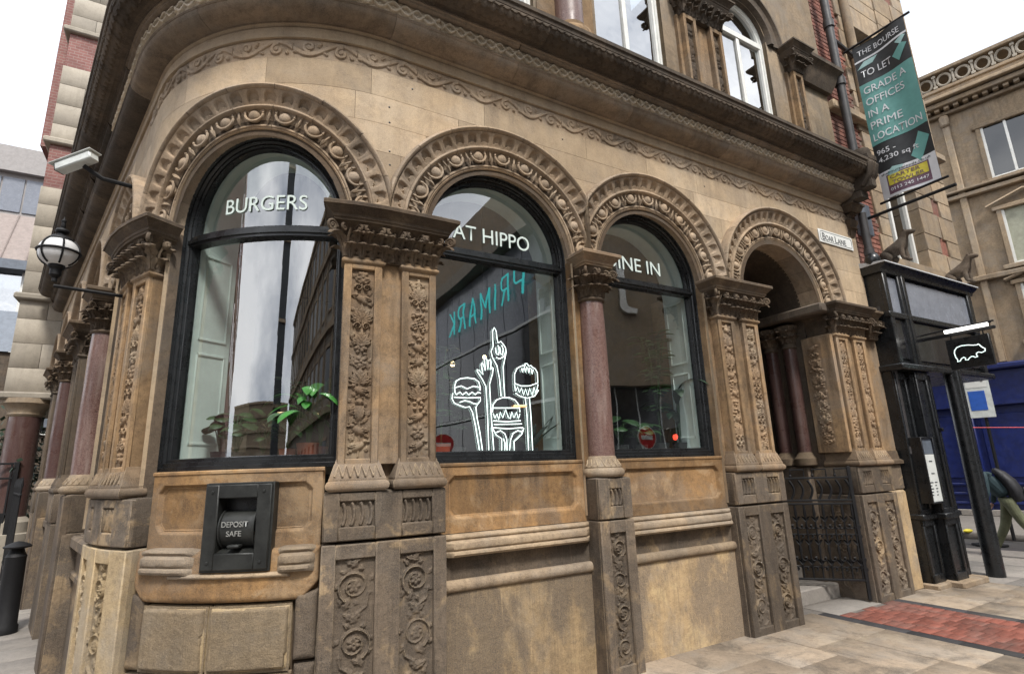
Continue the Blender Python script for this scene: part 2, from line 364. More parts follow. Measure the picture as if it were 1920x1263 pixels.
plain('panel_grey', (.20, .215, .25), .22, var=.12, bump=.04, bs_=5); plain('far_grey', (.30, .28, .27), .6, var=.1); plain('roof_pink', (.27, .225, .205), .8, var=.12)
plain('slate_wall', (.05, .055, .06), .7)
plain('curtain_dark', (.03, .04, .045), .3); plain('lead', (.42, .43, .44), .5, bump=.2)
plain('khaki', (.10, .105, .06), .9, bump=.5, bs_=90, var=.3); plain('jacket', (.018, .038, .045), .8, bump=.4, bs_=60); plain('pack_black', (.015, .015, .018), .6, bump=.4, bs_=60)
plain('skin', (.42, .24, .17), .55); plain('hair', (.03, .02, .015), .7); plain('shoe', (.06, .02, .015), .6); plain('yellow_bag', (.6, .5, .03), .5)
plain('curtain', (.35, .35, .27), .8)
glassy('pane', (.90, .96, .94), ior=3.5, wob=.03, ws=1.3)
glassy('pane_flat', (.90, .95, .94), ior=3.2, wob=.03, ws=1.5)
glassy('case_glass', (.95, .96, .96), ior=1.35, wob=.01)
glassy('sash_glass', (.25, .3, .33), ior=7, wob=.10, ws=2.2)
glassy('far_glass', (.06, .09, .10), ior=2.0, wob=.06, ws=.8)
# ------------------------------------------------------------------ carved relief as height fields
class Relief:
    def __init__(s, w, h, res):
        s.nx = max(3, int(w/res)+1); s.ny = max(3, int(h/res)+1); s.w = w; s.h = h
        s.x, s.y = np.meshgrid(np.linspace(0, w, s.nx), np.linspace(0, h, s.ny), indexing='ij'); s.H = np.zeros((s.nx, s.ny))
    def win(s, cx, cy, r):
        i0 = max(0, int((cx-r)/s.w*(s.nx-1))); i1 = min(s.nx, int((cx+r)/s.w*(s.nx-1))+2)
        j0 = max(0, int((cy-r)/s.h*(s.ny-1))); j1 = min(s.ny, int((cy+r)/s.h*(s.ny-1))+2)
        return (slice(i0, max(i0, i1)), slice(j0, max(j0, j1)))
    def put(s, sl, h): s.H[sl] = np.maximum(s.H[sl], h)
    def leaf(s, cx, cy, a, L, wd, h, lob=3):
        sl = s.win(cx, cy, L*1.1); x = s.x[sl]-cx; y = s.y[sl]-cy
        p = (x*math.cos(a)+y*math.sin(a))/L; q = -x*math.sin(a)+y*math.cos(a)
        pc = np.clip(p, 1e-4, .9999); ww = wd*np.sin(PI*pc**.75)**.7*(1+.28*np.cos(2*PI*lob*pc+1))+1e-6
        t = np.clip(1-(q/ww)**2, 0, 1)
        hh = h*(.4+.6*np.sqrt(t))*(.45+.55*np.sin(PI*pc*.85))-.35*h*np.exp(-(q/(.16*wd))**2)
        hh -= .15*h*np.cos(q/wd*9-pc*14)**2
        s.put(sl, np.where((p > 0) & (p < 1) & (np.abs(q) < ww), hh, 0))
    def dome(s, cx, cy, rx, ry, h, a=0, flat=1.0):
        sl = s.win(cx, cy, max(rx, ry)*1.1); x = s.x[sl]-cx; y = s.y[sl]-cy
        p = (x*math.cos(a)+y*math.sin(a))/rx; q = (-x*math.sin(a)+y*math.cos(a))/ry
        s.put(sl, h*np.minimum(flat, np.sqrt(np.clip(1-p*p-q*q, 0, 1))))
    def ring(s, cx, cy, r, w, h):
        sl = s.win(cx, cy, r+w*1.5); x = s.x[sl]-cx; y = s.y[sl]-cy
        s.put(sl, h*np.sqrt(np.clip(1-((np.hypot(x, y)-r)/w)**2, 0, 1)))
    def flower(s, cx, cy, r, h, n=5, a0=0):
        for k in range(n):
            a = a0+k*2*PI/n; s.dome(cx+r*.58*math.cos(a), cy+r*.58*math.sin(a), r*.46, r*.34, h*.8, a)
        s.dome(cx, cy, r*.24, r*.24, h)
    def line(s, pts, w, h, flat=1.0, taper=False):
        pts = np.asarray(pts, float)
        for k in range(len(pts)-1):
            a, b = pts[k], pts[k+1]; c = (a+b)/2; L = np.hypot(*(b-a)); ww = w*(1-.6*k/len(pts)) if taper else w
            sl = s.win(c[0], c[1], L/2+ww*1.6); x = s.x[sl]; y = s.y[sl]
            t = np.clip(((x-a[0])*(b[0]-a[0])+(y-a[1])*(b[1]-a[1]))/(L*L+1e-12), 0, 1)
            dd = np.hypot(x-a[0]-t*(b[0]-a[0]), y-a[1]-t*(b[1]-a[1]))
            s.put(sl, h*np.minimum(flat, np.sqrt(np.clip(1-(dd/ww)**2, 0, 1))))
    def spiral(s, cx, cy, r, a0, turns, w, h, sgn=1, r1=.15, flat=1.0):
        t = np.linspace(0, 1, int(14*turns)+4); rr = r*(1-t*(1-r1)); a = a0+sgn*t*turns*2*PI
        s.line(np.stack([cx+rr*np.cos(a), cy+rr*np.sin(a)], 1), w, h, flat, taper=flat == 1.0)
    def bird(s, cx, cy, sz, h, fl=1):
        s.dome(cx, cy, sz*.5, sz*.26, h, .5*fl); s.dome(cx+fl*sz*.42, cy+sz*.34, sz*.17, sz*.15, h*1.05)
        s.leaf(cx+fl*sz*.1, cy+sz*.12, PI+.2 if fl > 0 else -.2, sz*.75, sz*.17, h*1.25, 4); s.leaf(cx-fl*sz*.3, cy-sz*.15, (PI+.7) if fl > 0 else -.7, sz*.5, sz*.1, h*.8, 2)
        s.line([(cx+fl*sz*.55, cy+sz*.34), (cx+fl*sz*.72, cy+sz*.3)], sz*.04, h*.7)
    def owl(s, cx, cy, sz, h):
        s.dome(cx, cy, sz*.30, sz*.5, h); s.dome(cx, cy+sz*.55, sz*.24, sz*.2, h*1.1)
        for f in (-1, 1):
            s.leaf(cx+f*sz*.22, cy+sz*.35, -PI/2-f*.12, sz*.8, sz*.12, h*1.1, 5); s.dome(cx+f*sz*.1, cy+sz*.58, sz*.08, sz*.08, h*1.25)
            s.leaf(cx+f*sz*.12, cy+sz*.68, PI/2-f*.3, sz*.2, sz*.06, h, 1)
    def rough(s, amt, seed=0, sc=60):
        rs = np.random.RandomState(abs(int(seed))); H = np.zeros_like(s.H)
        for k in range(5):
            fx, fy = rs.uniform(-1, 1, 2)*sc*(1.6**k)*.5; H += np.sin(s.x*fx+s.y*fy+rs.uniform(0, 6))*(.7**k)
        s.H += amt*H*.4
    def mesh(s, u0, z0, d, m=F, name='relief', off=(0, 0, 0), edge=True, flip=False, scale=1):
        H = s.H.copy()
        if edge: H[0, :] = H[-1, :] = 0; H[:, 0] = H[:, -1] = 0
        x = (s.w-s.x) if flip else s.x
        mb = MB(m); P = np.stack([u0+x, z0+s.y, d+H*scale], -1)
        if flip: P = P[::-1]
        mb.grid(P); return mb
def foliage_strip(w, h, res, seed, owl=False):
    rs = random.Random(seed); r = Relief(w, h, res); c = w/2; H = .024; y = .03; k = 0
    r.line([(c+.006*math.sin(t*9), t) for t in np.linspace(.01, h-.02, 60)], .006, .011)
    while y < h-.10:
        kind = rs.choice(['vee', 'flower', 'tref', 'bird', 'vee', 'berries', 'ribbon'])
        if owl and k == 2: kind = 'owl'
        s = rs.uniform(.9, 1.1)
        if kind == 'vee':
            for a in (.5, 1.0, 1.35):
                for f in (-1, 1): r.leaf(c, y, PI/2+f*a, (.075+.03*(1.4-a))*s, .020, H*.95, 3)
            r.leaf(c, y+.01, PI/2, .11*s, .018, H, 3); y += .105*s
        elif kind == 'flower':
            r.flower(c, y+.045, .05*s, H*1.15, 5, rs.random()); 
            for f in (-1, 1): r.leaf(c+f*.01, y, PI/2+f*1.1, .07, .016, H*.7, 2)
            y += .10*s
        elif kind == 'tref':
            for dx, dy in ((-.032, .03), (.032, .03), (0, .065)): r.flower(c+dx, y+dy, .029, H*1.1, 4, .4); r.ring(c+dx, y+dy, .022, .005, H*.9)
            y += .10
        elif kind == 'bird':
            f = rs.choice((-1, 1)); r.bird(c, y+.05, .10, H, f); r.leaf(c, y+.02, PI/2+f*.9, .06, .015, H*.6, 2); y += .105
        elif kind == 'owl': r.owl(c, y+.07, .125, H*1.2); r.leaf(c, y, PI/2+1.2, .06, .015, H*.6); r.leaf(c, y, PI/2-1.2, .06, .015, H*.6); y += .17
        elif kind == 'berries':
            for i in range(9): r.dome(c+rs.uniform(-.04, .04), y+rs.uniform(.005, .075), .014, .014, H*rs.uniform(.7, 1.1))
            y += .08
        else:
            for f in (-1, 1): r.spiral(c+f*.028, y+.035, .027, PI/2-f*PI/2, 1.4, .007, H*.9, f)
            y += .07
        k += 1
    r.leaf(c, h-.10, PI/2, .09, .02, H)
    for _ in range(int(h*34)):
        xx = rs.choice((.18, .82))*w; r.leaf(xx, rs.uniform(.02, h-.05), rs.uniform(.6, 2.5), .045, .012, H*rs.uniform(.4, .65), 2)
    r.rough(.0008, seed); return r
def vine_strip(w, h, res, seed, worn=1.0):
    rs = random.Random(seed); r = Relief(w, h, res); c = w/2; H = .021*worn; n = max(2, round(h/(w*1.45))); p = h/n
    for k in range(n):
        cy = (k+.5)*p; f = 1 if k % 2 else -1; rr = min(w*.41, p*.36); cx = c+f*w*.02
        r.spiral(cx, cy, rr, -PI/2+f*.6, 1.5, .0075, H, f, .30); r.flower(cx, cy, rr*.42, H*1.1, 6, rs.random())
        r.line([(c-f*w*.05, cy-p*.5), (c-f*w*.3, cy-p*.38), (c-f*w*.34, cy-p*.2)], .008, H*.9)
        for a in range(7):
            an = a*.9+k; r.leaf(cx+rr*.95*math.cos(an), cy+rr*.95*math.sin(an), an+rs.uniform(.3, 1.3), rr*rs.uniform(.4, .7), .013, H*rs.uniform(.6, .95), 2)
        for g in (-1, 1): r.leaf(c+g*w*.08, cy+p*.36, PI/2+g*rs.uniform(.5, 1.3), w*.42, .020, H*.9, 3)
        r.leaf(c+f*w*.25, cy-p*.42, PI/2+f*.4, w*.38, .018, H*.75, 3)
    m = np.sin(r.x*17+seed)*np.sin(r.y*9+seed*2.1); r.H *= np.clip(.85+.5*m, .25, 1); r.rough(.0028, seed, 40); return r
def reeded(w, h, res, n=4):                       # the little sunk panels of overlapping crescents
    r = Relief(w, h, res)
    for k in range(n):
        x = w*(k+.75)/n
        t = np.linspace(-1, 1, 12); a = np.stack([x-.35*w/n-.028+.03*np.sqrt(1-(t*.8)**2)+.012, h/2+t*h*.42], 1); r.line(a, .011, .026)
    r.rough(.001, 3); return r
# ------------------------------------------------------------------ free carving: leaves, volutes, heads
def leaf3(mb, bx, by, bz, ox, oy, L, wd, flare=1.0, nl=13, cup=.25, mapf=None):
    """acanthus leaf growing up a bell: base (u,d)=(bx,by) height bz, outward (ox,oy) in plan"""
    tx, ty = oy, -ox; s = np.linspace(0, 1, nl); th = rad(84)-rad(150)*flare*s**2.6
    st = L/(nl-1); z = bz+np.concatenate([[0], np.cumsum(np.sin(th[1:])*st)]); o = np.concatenate([[0], np.cumsum(np.cos(th[1:])*st)])+.006
    w = wd*(.55+.6*np.sin(PI*np.clip(s*.93, 0, 1))**.8)*(1+.30*np.cos(s*24)); w[-1] *= .35
    q = np.array([-1, -.55, -.12, 0, .12, .55, 1.]); bulge = np.array([-.35, .12, .28, .0, .28, .12, -.35])*wd*.8
    P = np.zeros((nl, 7, 3))
    for i in range(nl):
        oo = o[i]+bulge; zz = z[i]-np.abs(q)*w[i]*.25*(s[i])
        P[i, :, 0] = bx+ox*oo+tx*q*w[i]; P[i, :, 2] = by+oy*oo+ty*q*w[i]; P[i, :, 1] = zz
    mb.grid(P)
def volute(mb, bx, by, bz, ox, oy, r=.04, t=.011, turns=1.6):
    a = np.linspace(0, turns*2*PI, int(turns*12)); rr = r*(1-.82*a/a[-1])
    c = (bx+ox*r, bz); pts = np.stack([bx+ox*(r*1.0)-ox*rr*np.cos(a), bz+rr*np.sin(a), by+oy*(r*1.0)-oy*rr*np.cos(a)], 1)
    mb.tube(pts, np.linspace(t*1.15, t*.6, len(pts)), 6); mb.ell((bx+ox*r, bz, by+oy*r), (t*.9, t*.9, t*.9), 6, 5)
def head(mb, x, y, z, ox, oy, s=.035):
    mb.ell((x, z, y), (s, s*1.15, s), 8, 6); mb.ell((x+ox*s*.9, z-s*.35, y+oy*s*.9), (s*.45, s*.4, s*.5), 6, 5)
    tx, ty = oy, -ox
    for f in (-1, 1):
        mb.ell((x+f*tx*s*.75, z+s*.95, y+f*ty*s*.75), (s*.3, s*.45, s*.25), 6, 5); mb.ell((x+ox*s*.85+f*tx*s*.4, z+s*.25, y+oy*s*.85+f*ty*s*.4), (s*.17, s*.17, s*.17), 5, 4)
def capital_geo(mb, pts, z0, H, reach, seed=0, corners=()):
    """pts: list of (u,d,ox,oy) round the bell at its neck; carving between z0 and z0+H flaring by reach"""
    rs = random.Random(seed)
    for k, (x, y, ox, oy) in enumerate(pts):
        leaf3(mb, x, y, z0+.0, ox, oy, H*.62*rs.uniform(.92, 1.08), .036, .92)
        px_, py_ = oy*.036, -ox*.036
        leaf3(mb, x+px_+ox*.008, y+py_+oy*.008, z0+H*.22, ox, oy, H*.74, .030, .85)
        mb.tube([(x-px_*.6+ox*.012, z0+H*.25, y-py_*.6+oy*.012), (x-px_*.6+ox*reach*.22, z0+H*.55, y-py_*.6+oy*reach*.22), (x-px_*.2+ox*reach*.42, z0+H*.80, y-py_*.2+oy*reach*.42)], [.008, .011, .009], 6)
        if k % 2 == 0:
            for g in (-1, 1): volute(mb, x+g*oy*.03+ox*reach*.22, y-g*ox*.03+oy*reach*.22, z0+H*.80, ox*.8+g*oy*.6, oy*.8-g*ox*.6, .033, .011, 1.5)
        elif rs.random() < .45: head(mb, x+ox*reach*.45, y+oy*reach*.45, z0+H*.78, ox, oy, .032)
        else:
            for dx, dz in ((-.022, 0), (.022, 0), (0, .028), (0, -.024)): mb.ell((x+ox*reach*.42+oy*dx, z0+H*.78+dz, y+oy*reach*.42-ox*dx), (.019, .017, .017), 6, 5)
    for (x, y, ox, oy) in corners:
        leaf3(mb, x, y, z0+.01, ox, oy, H*1.05, .034, .95, 11); volute(mb, x+ox*reach*.55, y+oy*reach*.55, z0+H*.78, ox, oy, .042, .013, 1.8)
# ------------------------------------------------------------------ the corner building
ROOTL = F([1.2, 0, 0])
B = thing('corner_building', 'soot-stained sandstone building on the rounded street corner, carved round arches over black-framed shop windows', 'building', ROOTL)
RO = {c: (ri, ro) for c, ri, ro in ()}
BAYS = [  # centre, inner r, hood r, kind
    (.15, .72, 1.06), (2.2, .72, 1.085), (3.95, .72, 1.09), (6.1, .776, 1.18), (-1.86, .56, .90), (-3.68, .56, .90), (-5.5, .56, .90), (-7.35, .56, .90), (-9.2, .56, .90)]
Z0 = 3.46
def valley(c):
    cs = sorted(b[0] for b in BAYS); i = cs.index(c)
    lo = -99 if i == 0 else None; hi = 99 if i == len(cs)-1 else None
    b = {x[0]: x for x in BAYS}
    def v(a, bb):
        r1, r2 = b[a][2], b[bb][2]; dd = bb-a
        return a+(dd*dd+r1*r1-r2*r2)/(2*dd) if r1+r2 > dd else (a+bb)/2
    return (v(cs[i-1], c) if lo is None else lo), (v(c, cs[i+1]) if hi is None else hi)
def archtop(u, pad=0, inner=False):
    z = -9
    for c, ri, ro in BAYS:
        r = (ri if inner else ro)-pad
        if abs(u-c) < r: z = max(z, Z0+math.sqrt(r*r-(u-c)**2))
    return z
# backing wall with arched holes
def wall_cols(mb, u0, u1, z0, z1, d, pad, inner, step=.05, back=None):
    n = max(1, round((u1-u0)/step)); us = np.linspace(u0, u1, n+1); lows = []
    for k in range(n):
        a = max(z0, archtop(us[k], pad, inner)); b = max(z0, archtop(us[k+1], pad, inner)); lows.append((a, b))
    any_ = False
    for k, (a, b) in enumerate(lows):
        if min(a, b) >= z1: continue
        a, b = min(a, z1), min(b, z1); any_ = True; L_, R_ = us[k], us[k+1]
        mb.raw([[L_, a, d], [R_, b, d], [R_, z1, d], [L_, z1, d]], [[0, 1, 2, 3]])
        if back is not None:
            mb.raw([[L_, z1, d], [R_, z1, d], [R_, z1, back], [L_, z1, back]], [[0, 1, 2, 3]])
            mb.raw([[L_, a, back], [R_, b, back], [R_, b, d], [L_, a, d]], [[0, 1, 2, 3]])
            if k == 0 or min(lows[k-1]) >= z1: mb.raw([[L_, a, back], [L_, a, d], [L_, z1, d], [L_, z1, back]], [[0, 1, 2, 3]])
            if k == n-1 or min(lows[k+1]) >= z1: mb.raw([[R_, b, d], [R_, b, back], [R_, z1, back], [R_, z1, d]], [[0, 1, 2, 3]])
    return any_
UL, UR = -10.6, 8.0
mb = MB(); wall_cols(mb, UL, UR, 3.46, 5.9, -.012, .04, True)
wall = obj('upper_wall', mb, 'joint', B, smooth=False)
rnd = random.Random(5)
zs = [3.46, 3.80, 4.08, 4.33, 4.58, 4.82]
for k in range(5):
    u = UL-.3*k
    while u < UR:
        L_ = rnd.uniform(.75, 1.15); a, b = max(UL, u)+.0015, min(UR, u+L_)-.0015; u += L_
        if b-a < .08: continue
        mb = MB()
        if wall_cols(mb, a, b, zs[k]+.0015, zs[k+1]-.0015, 0, .03, False, back=-.01): obj('stone', mb, 'ashlar', wall, smooth=False)
for u, z in ((1.165, 4.50), (1.17, 4.36), (1.175, 4.10), (1.18, 3.98), (1.36, 4.74), (2.9, 4.72), (4.9, 4.70), (6.9, 4.30)): obj('fixing_hole', MB().ell((u, z, .0), (.009, .009, .004), 7, 5), 'black_paint', wall)
# frieze course with running scroll
u = UL
def scroll_relief(w, k):
    r = Relief(w, .165, .0036); p = .5; c = .082; h = .017; fl = .8
    t = np.linspace(0, 1, 40); t = t[t*p <= w+.02]
    r.line(np.stack([t*p, c-.056*np.cos((t-.25)*2*PI)], 1), .0195, h, fl)
    for x, f in ((.25, 1), (.75, -1)):
        if x*p > w: continue
        r.spiral(p*x, c+f*.016, .050, -f*PI*.5, 1.35, .0150, h, -f, .14, fl)
        r.dome(p*x, c+f*.016, .014, .014, h, 0, .9); r.leaf(p*(x+.14), c+f*.012, f*1.2, .055, .018, h*1.05, 1); r.leaf(p*(x-.17), c-f*.045, f*2.6, .045, .016, h, 1); r.leaf(p*(x+.22), c-f*.03, -f*.5, .045, .014, h, 1)
    r.rough(.0006, k, 80); return r
while u < UR-.05:
    p = .50; w = min(p*2, UR-u); mb = MB(); mb.box(u+.001, u+w-.001, 4.825, 4.995, -.03, -.0105)
    bl = obj('frieze_block', mb, 'arch_stone', wall, smooth=False)
    x = u
    near = u > -1.6
    while x < u+w-.1:
        pp = min(p, u+w-x)
        if near: r = scroll_relief(pp, int(x*10)); obj('scroll', r.mesh(x, 4.828, -.0100), 'arch_stone', wall, ang=60)
        x += p
    u += w
us_ = lambda a, b: np.concatenate([np.linspace(a, UE, 2)[:-1], np.linspace(UE, S0, 26), np.linspace(S0, b, 2)[1:]])
US = us_(UL, UR)
mb = MB()
mb.sweep([(-.02, 4.995), (.004, 4.995), (.012, 5.0), (.012, 5.09), (.0, 5.10), (.022, 5.115), (.03, 5.13), (-.02, 5.14)], US)
obj('frieze_moulding', mb, 'ashlar', B)
# cornice, in blocks
cov = [(-.02, 5.12), (.035, 5.12)]+[(.035+.16*math.sin(a), 5.125+.085*(1-math.cos(a))) for a in np.linspace(0, PI/2, 7)]+[(.20, 5.212), (.205, 5.222), (.190, 5.226), (.193, 5.350), (.215, 5.355), (.235, 5.365), (.24, 5.38), (.255, 5.385), (.255, 5.40), (-.02, 5.42)]
top = [(.0, 5.40), (.262, 5.402), (.27, 5.41)]+[(.27+.17*math.sin(a)**1.0, 5.41+.10*(1-math.cos(a))) for a in np.linspace(.15, PI/2, 6)]+[(.455, 5.515), (.46, 5.55), (.475, 5.56), (.475, 5.60), (.44, 5.625), (.06, 5.74), (.0, 5.74)]
def blocks(a, b, lo, hi):
    u = a
    while u < b:
        L_ = rnd.uniform(lo, hi); e = min(b, u+L_)
        if b-e < .3: e = b
        yield u, e
        u = e
cor = obj('cornice', MB().sweep([(-.02, 5.13), (.02, 5.13), (.19, 5.35), (.42, 5.58), (.05, 5.72), (-.02, 5.72)], US), 'joint', B)
def seg(a, b): n = max(1, int((b-a)/.1)) if (a < S0 and b > UE) else 1; return np.linspace(a+.0015, b-.0015, n+1)
for a, b in blocks(UL, UR-.12, 1.1, 1.5): obj('cove_block', MB().sweep(cov, seg(a, b)), 'cove_stone' if a > -1.9 else 'sooty', cor)  # left stretch: soot and the cove's shade both put into the darker colour
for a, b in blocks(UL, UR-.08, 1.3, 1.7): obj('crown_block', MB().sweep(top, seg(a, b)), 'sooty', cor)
# guilloche and scales
for a, b in blocks(-2.6, UR-.14, .95, 1.2):
    w = b-a-.004; r = Relief(w, .118, .0045); p = .098; x = r.x+a; y = r.y-.059; A = .037
    for f in (1, -1):
        dd = np.abs(y-f*A*np.sin(PI*x/p)); fl = np.clip((.0140-dd)/.003, 0, 1); over = .002*np.sin(2*PI*x/p+f); r.H = np.maximum(r.H, fl*(.024+over))
    fx = ((x/p) % 1-.5)*p; r.H = np.maximum(r.H, .011*np.clip((.012-np.hypot(fx, y))/.003, 0, 1))
    r.H = np.maximum(r.H, .012*np.clip((np.abs(y)-.053)/.002, 0, 1))
    obj('guilloche', r.mesh(a+.002, 5.228, .194, edge=True), 'guilloche_stone', cor, ang=60)
def scale_band(a, b, mat_):
    n = int((b-a)/.011)+1; xs = np.linspace(a, b, n); vs = np.linspace(0, 1, 34)
    X, V = np.meshgrid(xs, vs, indexing='ij'); rows = 3.0; q = V*rows; h = np.zeros_like(q); best = np.full_like(q, -1.)
    for k in range(0, 5):
        ph = (X/.082+.5*(k % 2)) % 1-.5; edge = k-.62*np.sqrt(np.clip(1-(ph*2)**2, 0, 1))
        cond = q >= edge; hh = .020*(1-np.clip((q-edge)/1.15, 0, 1))-.006*np.abs(ph)*2
        h = np.where(cond, hh, h)
    aa = .15+(PI/2-.15)*V; pd = .268+.178*np.sin(aa); pz = 5.412+.098*(1-np.cos(aa))
    return MB().grid(np.stack([X, pz-h*np.cos(aa)*.8, pd+h*np.sin(.6)], -1))
for a, b in blocks(-3.2, UR-.12, 1.0, 1.3): obj('scale_moulding', scale_band(a+.002, b-.002, 0), 'sooty', cor, ang=50)
# cornice end console and scrolled stop
mb = MB(); mb.box(7.76, 7.94, 5.10, 5.20, -.02, .30); mb.box(7.78, 7.93, 5.2, 5.66, .0, .44, .02); mb.box(7.74, 7.97, 5.60, 5.68, 0, .48)
for k in range(3): mb.tube([(7.77+.07*k, 5.62, .40), (7.77+.07*k, 5.52, .47), (7.77+.07*k, 5.38, .44), (7.77+.07*k, 5.25, .33)], [.03, .045, .04, .03], 8)
mb.lathe([(.0, 5.66), (.11, 5.66), (.13, 5.72), (.11, 5.80), (0, 5.82)], 7.86, .34, 14)
obj('cornice_stop', mb, 'sooty', cor)
mb = MB(); mb.ring([(0, 4.98), (.03, 5.0), (.05, 5.06), (.07, 5.07), (.07, 5.10)], 7.82, 8.0, .10, 0)
mb.ring([(-.05, 4.62), (-.02, 4.68), (0, 4.80), (.02, 4.84), (.02, 4.88), (-.01, 4.90)], 7.83, 7.99, .05, 0)
for k in range(4): leaf3(mb, 7.83+.045*k, .02, 4.86, 0, 1, .15, .022, .8)
for k in range(4): leaf3(mb, 7.83+.045*k, .0, 4.64, 0, 1, .16, .022, .7)
obj('wall_bracket', mb, 'capital_stone', B)
# ---- arches
def arch_parts(c, ri, ro, ne, nf, fine=True):
    w_ = ro-ri; R_ = lambda f: ri+w_*f; rm = R_(.52); lim = valley(c); lim = (lim[0]+.002, lim[1]-.002)
    prof = [(ro, -.02), (ro, .090), (ro-.008, .108), (ro-.022, .114), (ro-.034, .108), (ro-.042, .092), (R_(.875), .050), (R_(.862), .030),
            (R_(.565), -.004), (R_(.56), .036), (R_(.55), .046), (R_(.53), .052), (R_(.505), .052), (R_(.485), .044), (R_(.475), .026), (R_(.47), .014),
            (R_(.14), -.026), (R_(.135), -.006), (R_(.125), .002), (R_(.09), .002), (R_(.08), -.008), (R_(.065), -.010), (R_(.05), -.006), (R_(.025), -.014), (ri, -.03), (ri, -.30)]
    nv = 9 if fine else 1; par = None
    mbk = MB().arc([(ro-.004, -.02), (ro-.06, .0), (rm, .0), (ri+.02, -.06), (ri+.004, -.30)], c, Z0, 0, PI, 40, lim)
    par = obj('arch', mbk, 'joint', B)
    for k in range(nv):
        a0 = PI*k/nv+(.002 if k else 0); a1 = PI*(k+1)/nv-(.002 if k < nv-1 else 0)
        obj('voussoir', MB().arc(prof, c, Z0, a0, a1, max(6, 64//nv), lim), 'arch_stone', par)
    if not fine: return par
    # flutes
    r0, r1 = R_(.565), R_(.87)
    for k in range(nf):
        a = PI*(k+.5)/nf; u = c+(r0+.5*(r1-r0))*math.cos(a)
        if u > lim[1]-.045 or u < lim[0]+.045: continue
        da = PI/nf; X, Y = np.meshgrid(np.linspace(-.5, .5, 19), np.linspace(0, 1, 15), indexing='ij')
        Lr = (r1-r0); pt = r0*da; hw = .34*pt; xx = X*pt; yy = Y*Lr; ytop = Lr*.93-hw
        ins = np.where(yy > ytop, hw-np.hypot(xx, yy-ytop), hw-np.abs(xx)); dep = np.clip(ins/.006, 0, 1)*(.022+.006*Y)
        tng = np.hypot(xx/hw, (yy-Lr*.04)/(Lr*.34)); dep = np.where((tng < 1), dep*.2, dep); dep = np.where(yy < Lr*.04, dep*.0, dep)
        base = .030+(.084-.030)*Y+.004
        A = a+X*da*.995; rr = r0+Y*Lr
        P = np.stack([c+rr*np.cos(A), Z0+rr*np.sin(A), base-dep], -1); 
        obj('flute', MB().grid(P[::-1]), 'arch_stone', par, ang=50)
    # egg and dart
    rc = R_(.305); he = w_*.185
    egg = MB(W).ell((0, .004, 0), (.050, he*.80, .044), 12, 9).mesh('egg'); egg.materials.append(M['arch_stone'])
    t = np.linspace(PI*1.02, PI*1.98, 13)
    cup = MB(W).tube(np.stack([.072*np.cos(t), he*.95*np.sin(t)*1.0+.30*he, .020+0*t], 1), [.008]+[.011]*11+[.008], 6)
    cup.tube([(-.072, .3*he, .02), (-.070, he*.98, .012)], .010, 6); cup.tube([(.072, .3*he, .02), (.070, he*.98, .012)], .010, 6); cup = cup.mesh('egg_cup'); cup.materials.append(M['arch_stone'])
    dart = MB(W).tube([(0, he*.95, .014), (0, -he*.25, .026)], [.010, .008], 6).tube([(0, -he*.15, .026), (0, -he*.55, .024), (0, -he*1.0, .014)], [.018, .014, .002], 5).mesh('dart'); dart.materials.append(M['arch_stone'])
    for k in range(ne):
        a = PI*(k+.5)/ne; u = c+rc*math.cos(a); z = Z0+rc*math.sin(a)
        if lim[0]+.03 < u < lim[1]-.03:
            mm = FR(u, z, .0, a-PI/2); inst('egg', egg, mm, par); inst('egg_cup', cup, mm, par)
        if k:
            a = PI*k/ne; inst('dart', dart, FR(c+rc*math.cos(a), Z0+rc*math.sin(a), .0, a-PI/2), par)
    return par
for c, ri, ro in BAYS:
    fine = c > -2.2
    arch_parts(c, ri, ro, 13 if c > 5 else 11 if c > -1 else 9, {0.15: 23, 2.2: 24, 3.95: 24, 6.1: 27}.get(c, 18), fine)
